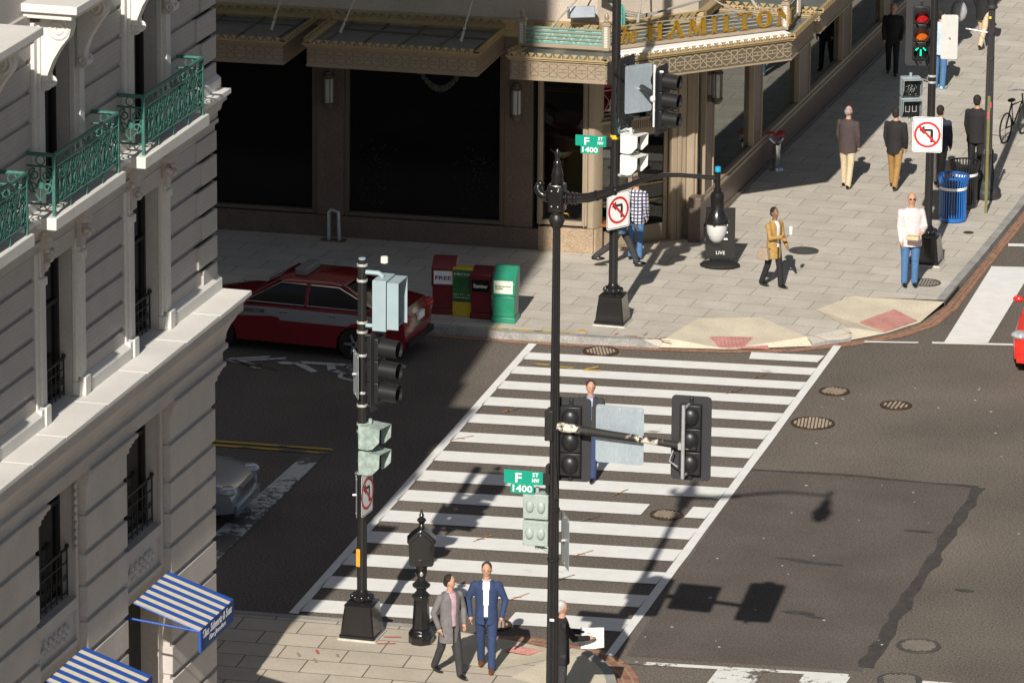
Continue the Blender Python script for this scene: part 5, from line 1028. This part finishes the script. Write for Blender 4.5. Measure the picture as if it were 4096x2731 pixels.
# ================================================================ vehicles
m_tyre = mat('tyre', (.015, .014, .014), .8, var=.1); m_rim = mat('alloy', (.45, .45, .46), .3, .7, var=.1); m_cgl = mat('car_glass', (.008, .009, .01), .06, var=0); m_trim = mat('chrome_trim', (.6, .62, .65), .15, .9, var=0)
m_hl = mat('headlight', (.5, .52, .55), .1, .3, var=.3, scale=12); m_tl = mat('tail_light', (.4, .01, .012), .15, var=.1)
def car(loc, rz, label, paint, L=4.8, Wd=1.84, Ht=1.46, band=None, group=None):
    t = root('parked_car' if band else 'car', loc, rz, label, 'taxi' if band else 'car'); h = L/2; k = Ht/1.46; b = MB()
    xw = (.3*L, -.28*L)
    def arch(x): return [(x+.36*cos(a), .30+.36*sin(a)) for a in [radians(q) for q in range(0, 181, 20)]]
    top = [(h-.02, .30), (h, .5), (h-.06, .68*k), (h-.3, .80*k), (h-.8, .90*k), (.26*L, .97*k), (0, 1.0*k), (-.3*L, 1.03*k), (-h+.5, 1.06*k), (-h+.12, 1.02*k), (-h+.02, .8*k), (-h, .5), (-h+.03, .28)]
    P = top+[(xw[1]-.36, .24)]+arch(xw[1])[::-1]+[(xw[1]+.36, .22), (xw[0]-.36, .22)]+arch(xw[0])[::-1]+[(xw[0]+.36, .24)]
    rings = []
    for t_ in (-1, -.985, -.93, -.8, -.4, 0, .4, .8, .93, .985, 1):
        dz = {1: .16, .985: .09, .93: .035, .8: .01}.get(abs(t_), 0); r = []
        for x, z in P:
            f = 1-.16*max(0, (abs(x)-.62*h)/(.38*h))**2-(.05 if z > .85 else 0)-.03*abs(z-.6)
            zz = z-dz*(1 if z > .75*k else 0); xx = x*(1-.02*(abs(t_)**4)) if abs(x) > .8*h else x; r.append((xx, t_*Wd/2*f, zz))
        rings.append(r)
    b.loft(rings); b.build('body', paint, t, sharp=40)
    b = MB(); b.box(-h+.3, -Wd/2+.2, .2, h-.3, Wd/2-.2, .7); b.build('underbody', m_tyre, t, flat=True)
    x0, x1, a0, a1 = -.37*L, .21*L, -.2*L, .05*L; R = []
    for z, xa, xb, w in ((.96*k, x0, x1, .83), (1.2*k, (x0+a0)/2-.05, (x1+a1)/2+.04, .75), (1.39*k, a0, a1, .62)): R.append([(xb, -w*.9, z), (xb+.04, 0, z), (xb, w*.9, z), (xb-.15, w, z), (xa+.15, w, z), (xa, w*.9, z), (xa-.04, 0, z), (xa, -w*.9, z), (xa+.15, -w, z), (xb-.15, -w, z)])
    b.loft(R); b.build('window', m_cgl, t, sharp=30)
    R = [[(a1+.1, -.56, 1.385*k), (a1+.14, 0, 1.40*k), (a1+.1, .56, 1.385*k), (a1-.1, .66, 1.36*k), (a0+.1, .66, 1.36*k), (a0-.1, .56, 1.385*k), (a0-.14, 0, 1.4*k), (a0-.1, -.56, 1.385*k), (a0+.1, -.66, 1.36*k), (a1-.1, -.66, 1.36*k)]]
    R.append([(x*.9-.01, y*.86, 1.45*k) for x, y, z in R[0]]); b = MB(); b.loft(R); b.build('roof', paint, t, sharp=60)
    b = MB()
    for s in (-1, 1):
        for q in (((x1-.02, s*.79, .98*k), (a1+.06, s*.6, 1.39*k)), ((x0+.02, s*.79, .98*k), (a0-.06, s*.6, 1.39*k)), ((-.07*L, s*.84, .97*k), (-.07*L, s*.645, 1.38*k))): b.tube(q, .045, 6)
    b.build('pillar', paint, t); b = MB()
    for s in (-1, 1): b.tube([(x1-.1, s*.845, .985*k), (x0+.2, s*.845, .985*k), (x0+.1, s*.8, 1.05*k), (a0, s*.66, 1.35*k), (a1, s*.66, 1.36*k), (x1-.1, s*.845, .985*k)], .012, 5)
    b.build('window_trim', m_trim, t)
    for x in xw:
        for s in (-1, 1):
            b = MB(Matrix.Translation((x, s*(Wd/2-.12), .32)) @ Matrix.Rotation(pi/2, 4, 'X')); b.lathe([(.22, -.1), (.31, -.1), (.325, -.06), (.325, .06), (.31, .1), (.22, .1)], n=24); w = b.build('wheel', m_tyre, t)
            b = MB(Matrix.Translation((x, s*(Wd/2-.12), .32)) @ Matrix.Rotation(-s*pi/2, 4, 'X')); b.lathe([(.22, .085), (.21, .1), (.2, .05), (.01, .06)], n=20)
            for q in range(5): a = q*2*pi/5; b.tube([(.03*cos(a), .03*sin(a), .09), (.2*cos(a), .2*sin(a), .085)], [.04, .028], 6)
            b.build('rim', m_rim, w)
    for s in (-1, 1):
        b = MB(); b.ball((h-.17, s*Wd*.37, .68*k), (.17, .19, .09), 12, 8); b.build('headlight', m_hl, t); b = MB(); b.ball((-h+.1, s*Wd*.37, .86*k), (.12, .2, .09), 12, 8); b.build('tail_light', m_tl, t)
        b = MB(); b.ball((x1-.12, s*(Wd/2+.07), 1.0*k), (.07, .11, .07), 10, 6); b.build('mirror', paint, t)
        for x in (.02*L, -.19*L): b = MB(); b.box(x-.09, s*Wd/2*.95-.02, .82*k, x+.09, s*Wd/2*.95+.035, .855*k); b.build('door_handle', m_trim, t, bevel=.008)
    b = MB(); b.box(h-.05, -.4, .52, h+.012, .4, .68*k)
    for i in range(12): b.box(h+.01, -.38+i*.064, .54, h+.022, -.36+i*.064, .66*k)
    b.build('grille', m_trim if not band else m_tyre, t, flat=True); b = MB(); b.box(-h-.02, -.17, .72*k, -h+.05, .17, .86*k); b.build('number_plate', m_sw, t, flat=True)
    b = MB(); b.box(h-.06, -.72, .24, h+.03, .72, .42); b.box(-h-.03, -.72, .3, -h+.06, .72, .42); b.build('bumper', paint if not band else m_tyre, t, bevel=.02)
    return t
p_red = mat('taxi_red', (.20, .010, .014), .22, var=.05, coat=.6); p_sil = mat('silver_blue', (.27, .31, .36), .25, .4, var=.05, coat=.6); p_red2 = mat('bright_red', (.62, .03, .02), .25, var=.05, coat=.5)
tx = car((-3.85, -1.28, 0), radians(178), 'dark red taxi with a grey side band parked in the shade at the far kerb', p_red, band=True)
m_bandg = mat('taxi_grey', (.3, .3, .31), .35, var=.05); b = MB()
for s in (-1, 1): b.box(-1.9, s*.885-.012, .66, 1.6, s*.885+.012, .90)
b.build('side_band', m_bandg, tx, bevel=.01); text_mb('GRAND CAB', (1.0, .902, .78), (-1, 0, 0), (0, 0, 1), .5, .08, .003).build('lettering', m_sblk, tx, flat=True)
b = MB(); b.box(-.2, -.4, 1.45, .05, .4, 1.6); b.build('roof_sign', mat('roof_sign_grey', (.2, .2, .2), .5, var=.1), tx, bevel=.03)
car((-3.95, -12.45, 0), radians(3), 'silver-blue sedan waiting in the shade, its nose past the pale building corner', p_sil, 5.3, 1.98)
car((10.6, 2.95, 0), radians(-90), 'bright red car coming in at the right edge of the picture', p_red2, 4.6, 1.84, 1.62)
# ================================================================ boxes, bins, boards
def newsbox(loc, w, d, h, rz, label, col, words=None, wc=m_sw, plate=None, slope=.12):
    m = mat('box_'+label.split()[0]+label.split()[1], col, .4, var=.15, scale=5, coat=.2); t = root('newspaper_box', loc, rz, label, 'newspaper box')
    b = MB(); b.box(-w/2, -d/2, 0, w/2, d/2, .12); b.box(-w/2+.02, -d/2+.02, .12, w/2-.02, d/2-.02, h*.5); b.build('base', m, t, bevel=.015)
    b = MB(); b.ext([(-w/2, -d/2, h*.5), (-w/2, d/2, h*.5), (-w/2, d/2, h), (-w/2, d/2-.1, h), (-w/2, -d/2, h-slope-.05)], (w, 0, 0)); b.build('cabinet', m, t, bevel=.02)
    b = MB(); b.box(-w/2+.05, -d/2-.006, h*.56, w/2-.05, -d/2, h*.8); b.build('door', plate or m_lens, t, flat=True)
    if words: text_mb(words, (-w/2+.08, -d/2-.008, h*.64), (1, 0, 0), (0, 0, 1), w-.16, .08, .003, bold=.02).build('lettering', wc, t, flat=True)
    return t
newsbox((-1.72, 1.15, .15), .48, .42, 1.12, radians(8), 'dark red newspaper box with white FREE cards, leftmost of the row', (.17, .015, .02), 'FREE', mat('navy_ink', (.02, .04, .2), .6, var=0), m_sw)
t = root('poster_stand', (-1.3, 1.05, .15), radians(3), 'slim yellow box with a green SHEN YUN poster between two red boxes', 'newspaper box')
b = MB(); b.box(-.2, -.12, 0, .2, .15, .98); b.build('box', mat('box_yellow', (.55, .4, .03), .5, var=.15), t, bevel=.01); b = MB(); b.box(-.19, -.127, .3, .19, -.12, .95); b.build('poster', mat('poster_green', (.03, .14, .05), .5, var=.5, scale=4), t, flat=True)
q = text_mb('SHEN YUN', (-.17, -.13, .84), (1, 0, 0), (0, 0, 1), .34, .05, .002)
for s_, z in (('Jan 17 - 22', .43), ('The Kennedy Center', .37)): p = text_mb(s_, (-.17, -.13, z), (1, 0, 0), (0, 0, 1), .34, .035, .002); q.add(p.v, p.f)
q.build('lettering', m_sw, t, flat=True)
newsbox((-.9, 1.05, .15), .44, .42, 1.0, radians(3), 'maroon Examiner newspaper box beside the green one', (.15, .012, .02), 'Examiner', slope=.04)
newsbox((-.4, .92, .15), .48, .46, 1.08, radians(4), 'green Employment Guide newspaper box, rightmost of the row', (.02, .22, .13), 'Employment\nGuide', m_sblk, mat('pale_label', (.7, .75, .6), .6, var=.05), .22)
def bin_(loc, col, label):
    m = mat('bin_'+label.split()[0], col, .3, var=.12, coat=.3); t = root('litter_bin', loc, 0, label, 'litter bin'); b = MB()
    for i in range(30):
        a = 2*pi*i/30; b.tube([(.27*cos(a), .27*sin(a), .06), (.27*cos(a), .27*sin(a), .75), (.33*cos(a), .33*sin(a), .98)], .017, 5)
    b.build('slats', m, t); b = MB(); b.ring((0, 0), .33, .30, .96, .99); b.ring((0, 0), .29, .26, .02, .1); b.build('rim', m, t); b = MB(); b.lathe([(.25, .04), (.25, .8)], n=20); b.build('liner', m_lens, t)
    b = MB(); b.ring((0, 0), .292, .288, .7, .76); b.build('band', m_sw, t); return t
bin_((6.42, 11.3, .15), (.01, .12, .42), 'blue slatted litter bin with a white band beside the street lamp'); bin_((6.4, 12.55, .15), (.015, .015, .016), 'black slatted litter bin just behind the blue one')
t = root('sandwich_board', (2.65, 6.15, .15), radians(10), 'black pavement sign board reading LIVE on a rubber foot', 'sign board')
b = MB(); b.ball((0, 0, .05), (.42, .3, .07), 16, 8); b.build('foot', mat('rubber', (.015, .015, .015), .7, var=.2), t); b = MB(); b.box(-.3, -.02, .2, .3, .02, 1.25); b.cyl((-.2, 0, .08), (-.2, 0, .22), .02); b.cyl((.2, 0, .08), (.2, 0, .22), .02); b.build('board', m_blk, t, bevel=.006)
q = text_mb('LIVE', (-.08, -.024, .27), (1, 0, 0), (0, 0, 1), .18, .07, .002); [q.box(-.15, -.025, z, .15, -.022, z+.035) for z in (.95, .87, .72, .58)]; q.build('lettering', m_sw, t, flat=True)
t = root('fire_connection', (1.85, 14.45, .15), radians(60), 'chrome fire hose connection with red caps by the restaurant wall', 'standpipe')
b = MB(); b.cyl((0, 0, 0), (0, 0, .6), .09); b.lathe([(.15, 0), (.13, .04)], n=14); b.build('pipe', m_trim, t)
for k in range(3): a = k*2.1; b = MB(); b.cyl((0, 0, .55), (.17*cos(a), .17*sin(a), .68), .05); b.build('valve', m_trim, t); b = MB(); b.lathe([(.1, .8), (.1, .83)], (.15*cos(a), .15*sin(a), 0), 14); b.build('cap', m_sred, t)
t = root('standpipe', (-5.5, 5.75, .15), radians(3), 'grey bent pipe standing against the shaded granite wall', 'standpipe'); b = MB(); b.tube([(-.1, 0, 0), (-.1, 0, .6), (-.05, 0, .66), (.1, 0, .62), (.12, 0, 0)], .04, 8); b.build('pipe', m_galv, t); b = MB(); b.box(-.25, -.1, 0, .25, .1, .03); b.build('foot', m_gran, t)
t = root('bicycle', (6.25, 18.9, .15), radians(78), 'black bicycle parked on the pavement at the upper right', 'bicycle')
for x in (-.52, .52):
    b = MB(); b.tube([(x+.33*cos(a*pi/14), 0, .34+.33*sin(a*pi/14)) for a in range(29)], .02, 6, False); b.tube([(x, 0, .02), (x, 0, .66)], .005, 4); b.tube([(x-.32, 0, .34), (x+.32, 0, .34)], .005, 4); b.build('wheel', m_tyre, t)
b = MB()
for q in (((-.52, 0, .34), (-.1, 0, .32), (-.22, 0, .85), (-.52, 0, .34)), ((-.1, 0, .32), (.38, 0, .78), (-.2, 0, .8)), ((.52, 0, .34), (.36, 0, .95))): b.tube(q, .02, 6)
b.build('frame', m_blkm, t); b = MB(); b.ball((-.24, 0, .92), (.14, .08, .04)); b.build('saddle', m_blkm, t); b = MB(); b.tube([(.25, .3, 1.0), (.38, .1, 1.02), (.38, -.1, 1.02), (.25, -.3, 1.0)], .016, 6); b.build('handlebar', m_trim, t)
# ================================================================ people
m_skin = mat('skin', (.52, .28, .19), .6, var=.06); m_skind = mat('dark_skin', (.13, .06, .035), .55, var=.06); m_shoe = mat('black_shoe', (.012, .011, .011), .25, var=.1)
CL = {}
def cloth(n, c): return mat('cloth_'+n, c, .85, var=.15, scale=14, fine=.1, bscale=70)
def remesh(b, name, m, t, vox):
    me = bpy.data.meshes.new(name); me.from_pydata([tuple(p) for p in b.v], [], b.f); bm = bmesh.new(); bm.from_mesh(me); bmesh.ops.recalc_face_normals(bm, faces=bm.faces); bm.to_mesh(me); bm.free()
    o = bpy.data.objects.new(name, me); COL.objects.link(o); r = o.modifiers.new('r', 'REMESH'); r.mode = 'VOXEL'; r.voxel_size = vox; s = o.modifiers.new('s', 'SMOOTH'); s.iterations = 3
    bpy.context.view_layer.update(); n = bpy.data.meshes.new_from_object(o.evaluated_get(bpy.context.evaluated_depsgraph_get())); bpy.data.objects.remove(o); n.materials.clear(); n.materials.append(m); n.shade_smooth()
    p = bpy.data.objects.new(name, n); COL.objects.link(p); p.parent = t; RM[p.name] = RM[t.name]; return p
def limb(b, pts, rs):
    b.tube(pts, rs, 12)
    for p, r in zip(pts, rs): b.ball(p, r, 10, 8)
def person(loc, az, label, top, legs, shoes=m_shoe, H=1.76, hair=(.02, .014, .01), skin=m_skin, stride=.0, arms=((5, 8, 15), (5, 8, 15)), hem=.78, shirt=None, turn=0., bald=False, fat=1., big=1., nohair=False, glasses=None):
    t = root('person', loc, radians(-az), label, 'person'); k = H/1.78; V = lambda x, y, z: (x*k, y*k, z*k); body = MB(); tr = MB(); ja = MB(); sh = MB()
    for s, f in ((-1, stride), (1, -stride)):
        a = radians(f*28); bend = radians(4 if f >= 0 else 30*abs(f)); hx = s*.095; K = (hx, .44*sin(a), .92-.43*cos(a)); a2 = a-bend; A = (hx, K[1]+.42*sin(a2), K[2]-.42*cos(a2)); A = (A[0], A[1], max(.075, A[2]))
        limb(tr, [V(hx, 0, .9), V(*K), V(*A)], [.095*k*fat, .072*k, .062*k]); limb(body, [V(hx, 0, .9), V(*K), V(*A)], [.06*k, .05*k, .04*k])
        z0 = A[2]-.075; sh.ball(V(hx, A[1]+.07, z0+.035), (.045*k, .14*k, .04*k), 12, 8); sh.ball(V(hx, A[1]-.02, z0+.05), (.042*k, .06*k, .05*k), 10, 8)
    tr.ball(V(0, 0, .93), (.17*k*fat, .12*k*fat, .1*k), 14, 8)
    R = [(hem, .19, .14), (.92, .185, .135), (1.08, .172, .125*fat), (1.25, .19, .13), (1.38, .2, .125), (1.45, .16, .1), (1.5, .08, .075)]
    ja.loft([[V(rx*fat*cos(2*pi*i/20), ry*fat*sin(2*pi*i/20), z) for i in range(20)] for z, rx, ry in R]); body.loft([[V(rx*.8*cos(2*pi*i/16), ry*.8*sin(2*pi*i/16), z) for i in range(16)] for z, rx, ry in R[1:]])
    for s, (f, ab, c) in zip((-1, 1), arms):
        f, ab, c = radians(f), radians(ab), radians(c); S0 = (s*.19, 0, 1.41); E = (S0[0]+s*.28*sin(ab), .28*sin(f)*cos(ab), 1.41-.28*cos(f)*cos(ab)); g = f+c; Wp = (E[0]-s*.1*sin(c)*.9, E[1]+.25*sin(g), E[2]-.25*cos(g))
        limb(ja, [V(*S0), V(*E), V(*Wp)], [.068*k*big, .056*k*big, .045*k*big]); limb(body, [V(*S0), V(*E), V(*Wp)], [.045*k, .04*k, .028*k]); d = (Vector(Wp)-Vector(E)).normalized(); u = Vector((0, 1, 0)) if abs(d.y) < .7 else Vector((1, 0, 0)); p = Vector(Wp)+d*.05; body.ball(V(*p), .038*k, 10, 8)
        for i in range(4): q = p+u*(-.03+.02*i); body.tube([V(*q), V(*(q+d*.06)), V(*(q+d*(.09+.01*(i in (1, 2)))+Vector((-s*.015, 0, 0))))], [.0095*k, .009*k, .008*k], 6)
        body.tube([V(*p), V(*(p+u*.04+d*.02)), V(*(p+u*.05+d*.05))], .01*k, 6)
    ct, st = cos(radians(turn)), sin(radians(turn)); HV = lambda x, y, z: V(x*ct-y*st, x*st+y*ct, z)
    body.tube([V(0, 0, 1.44), V(0, .015, 1.58)], [.06*k, .052*k], 12); body.ball(HV(0, .01, 1.665), (.076*k, .09*k, .115*k), 16, 12); body.ball(HV(0, .035, 1.61), (.05*k, .06*k, .05*k), 12, 8); body.ball(HV(0, .105, 1.645), (.014*k, .02*k, .025*k), 8, 6)
    for s in (-1, 1): body.ball(HV(s*.078, 0, 1.655), (.012*k, .022*k, .03*k), 8, 6)
    remesh(body, 'body', skin, t, .0075); remesh(tr, 'trousers', legs, t, .013); j = remesh(ja, 'jacket', top, t, .013)
    if shirt:
        bm = bmesh.new(); bm.from_mesh(j.data); dl = [f for f in bm.faces if f.calc_center_median().y > .05*k and abs(f.calc_center_median().x) < (.025+.05*(f.calc_center_median().z/k-.85))*k and f.calc_center_median().z < 1.49*k]; bmesh.ops.delete(bm, geom=dl, context='FACES'); bm.to_mesh(j.data); bm.free()
        b = MB(); b.loft([[V(rx*.9*fat*cos(2*pi*i/20), ry*.93*fat*sin(2*pi*i/20), z) for i in range(20)] for z, rx, ry in R[1:]]); b.build('shirt', shirt, t)
    sh.build('shoes', shoes, t)
    if not nohair:
        b = MB(); c = .0 if not bald else -.03
        if bald: b.ball(HV(0, -.035, 1.66), (.081*k, .07*k, .08*k), 14, 10)
        else: b.ball(HV(0, -.018, 1.70), (.084*k, .092*k, .092*k), 16, 10); b.ball(HV(0, -.045, 1.65), (.076*k, .06*k, .08*k), 12, 8)
        b.build('hair', mat('hair_%d' % int(hair[0]*1000), hair, .8, var=.4, scale=40), t)
    b = MB()
    for s in (-1, 1): b.ball(HV(s*.03, .092, 1.672), (.016*k, .008*k, .007*k) if not glasses else (.028*k, .012*k, .017*k), 8, 6)
    b.build('sunglasses' if glasses else 'eyes', m_lens, t); return t
def held(name, o, label, cat): tag(o, label, cat); return recentre(o)
navy = cloth('navy', (.028, .05, .125)); gry = cloth('grey_wool', (.17, .16, .16)); blk = cloth('black', (.015, .014, .015)); char = cloth('charcoal', (.04, .038, .04)); khaki = cloth('tan', (.56, .45, .3)); ochre = cloth('ochre', (.33, .19, .06)); jean = cloth('denim', (.07, .17, .34)); brn = cloth('brown', (.065, .045, .045)); white = cloth('white', (.75, .75, .77)); pink = cloth('pale_pink', (.68, .58, .57)); pshirt = cloth('pink_shirt', (.55, .35, .4))
pk = ((-8, 22, 30), (-8, 22, 30))
person((4.65, -19.85, .15), 130, 'bearded man in an open grey wool coat and pink shirt, walking beside the blue suit', gry, char, H=1.72, hem=.62, shirt=pshirt, stride=.5, arms=pk, turn=40)
person((5.12, -19.35, .15), 168, 'man in a blue suit and open white shirt with brown shoes, hands in his pockets', navy, navy, mat('brown_shoe', (.2, .06, .02), .25, var=.15), 1.82, shirt=white, stride=.35, arms=pk, hair=(.05, .03, .02))
person((6.72, -20.6, .15), 60, 'grey-haired man in a black coat reading a newspaper behind the tall front pole', blk, char, H=1.73, hair=(.5, .49, .47), arms=((35, 5, 50), (35, 5, 50)), hem=.72)
b = MB(Matrix.Translation((7.16, -20.3, 1.2)) @ Matrix.Rotation(.3, 4, 'Z') @ Matrix.Rotation(-.5, 4, 'X')); b.box(-.2, -.01, -.17, 0, .01, .17); b.add([(0, -.01, -.17), (.17, -.09, -.16), (.17, -.09, .16), (0, -.01, .17), (0, .01, -.17), (.17, -.07, -.16), (.17, -.07, .16), (0, .01, .17)], [(0, 1, 2, 3), (4, 5, 6, 7), (1, 5, 6, 2), (3, 2, 6, 7), (0, 1, 5, 4)]); held('newspaper', b.build('newspaper', mat('newsprint', (.68, .66, .63), .8, var=.3, scale=20), flat=True), 'folded newspaper held by the grey-haired man behind the front pole', 'newspaper')
cm = person((3.84, -8.3, 0), 175, 'man in a dark open coat, blue shirt and patterned tie crossing on the crosswalk', char, navy, H=1.84, shirt=cloth('pale_blue', (.38, .48, .75)), stride=.6, hem=.62, hair=(.05, .025, .015), turn=20)
b = MB(); b.ext([(-.03, .125, 1.46), (.03, .125, 1.46), (.04, .14, 1.0), (0, .14, .94), (-.04, .14, 1.0)], (0, .01, 0)); b.build('tie', mat('patterned_tie', (.1, .09, .07), .6, var=.9, scale=60), cm, flat=True)
person((.74, 5.4, .15), 78, 'dark-skinned man in a blue blazer striding past the corner doorway', cloth('blazer', (.07, .11, .18)), char, H=1.74, skin=m_skind, stride=.9, arms=((-5, 6, 20), (20, 6, 30)))
m_pl = bricked('plaid', (.62, .6, .62), (.03, .035, .1), .075, .075, .014, 'XZ', off=0, var=.15, bump=0, noise=.05)
person((.85, 6.2, .15), 2, 'man in a blue and white plaid shirt and jeans facing the glass door', m_pl, jean, H=1.76, hair=(.07, .04, .03))
person((4.06, 4.93, .15), 120, 'curly-haired woman in a mustard coat with a long white vest, holding a paper cup', cloth('mustard', (.4, .24, .07)), blk, H=1.66, skin=mat('brown_skin', (.22, .11, .065), .6, var=.06), shirt=white, hem=.66, stride=.4, arms=((5, 10, 40), (20, 5, 85)), hair=(.013, .01, .009))
b = MB(); b.lathe([(.03, 0), (.04, .13), (.043, .14), (.03, .16)], (4.42, 4.86, 1.3), 14); held('cup', b.build('paper_cup', m_sw), 'white paper coffee cup in the raised hand of the woman in the white vest', 'cup')
b = MB(); b.ext([(3.74, 4.7, .78), (4.02, 4.6, .78), (3.98, 4.62, 1.02), (3.8, 4.68, 1.02)], (.03, .12, 0)); held('bag', b.build('handbag', cloth('taupe', (.36, .27, .2)), bevel=.02), 'taupe handbag hanging at the hip of the woman in the mustard coat', 'bag')
person((6.67, 5.85, .15), 160, 'balding man in sunglasses, pale pink sweater and jeans holding a food box', pink, jean, H=1.95, fat=1.12, bald=True, hair=(.3, .28, .26), arms=((12, 12, 70), (5, 5, 15)), glasses=True)
b = MB(); b.box(6.66, 5.4, 1.22, 6.92, 5.58, 1.30); held('box', b.build('food_box', mat('kraft_box', (.58, .46, .27), .7, var=.08), bevel=.02), 'tan takeaway box held by the man in sunglasses', 'food box')
person((3.66, 13.4, .15), 10, 'man seen from behind in a brown jacket and pale tan trousers', brn, khaki, H=1.8, hair=(.3, .28, .27), bald=True, stride=.25, fat=1.08)
person((4.66, 13.6, .15), 5, 'man seen from behind in a black jacket and ochre trousers', blk, ochre, H=1.79, stride=.45)
person((5.53, 14.1, .15), 8, 'man in a navy jacket and grey work trousers half hidden by the signal pole', cloth('dark_navy', (.02, .025, .05)), cloth('dusty_grey', (.12, .11, .11)), H=1.79, stride=.3)
person((6.15, 15.0, .15), 5, 'man in a black hooded top over a blue shirt beside the lamp post', blk, blk, H=1.86, fat=1.1)
person((2.29, 24.2, .15), 170, 'fair-haired woman all in black walking towards us beside the shop windows', blk, blk, H=1.7, hair=(.3, .22, .12), stride=.3, fat=1.1)
person((3.65, 23.1, .15), 20, 'man in a pale blue shirt and jeans behind the green-arrow traffic light', cloth('sky_shirt', (.5, .6, .72)), jean, mat('pale_trainer', (.35, .5, .55), .5, var=.3), 1.88)
person((3.75, 27.6, .15), 15, 'person in a black coat and pale trousers at the top edge by the lamp post', blk, khaki, H=1.78, stride=.5, hem=.7)
b = MB(); b.ball((3.2, 27.4, 1.05), (.2, .14, .26), 14, 10); held('bag', b.build('shoulder_bag', cloth('silver_bag', (.35, .35, .36))), 'black and silver shoulder bag carried at the top edge of the picture', 'bag')
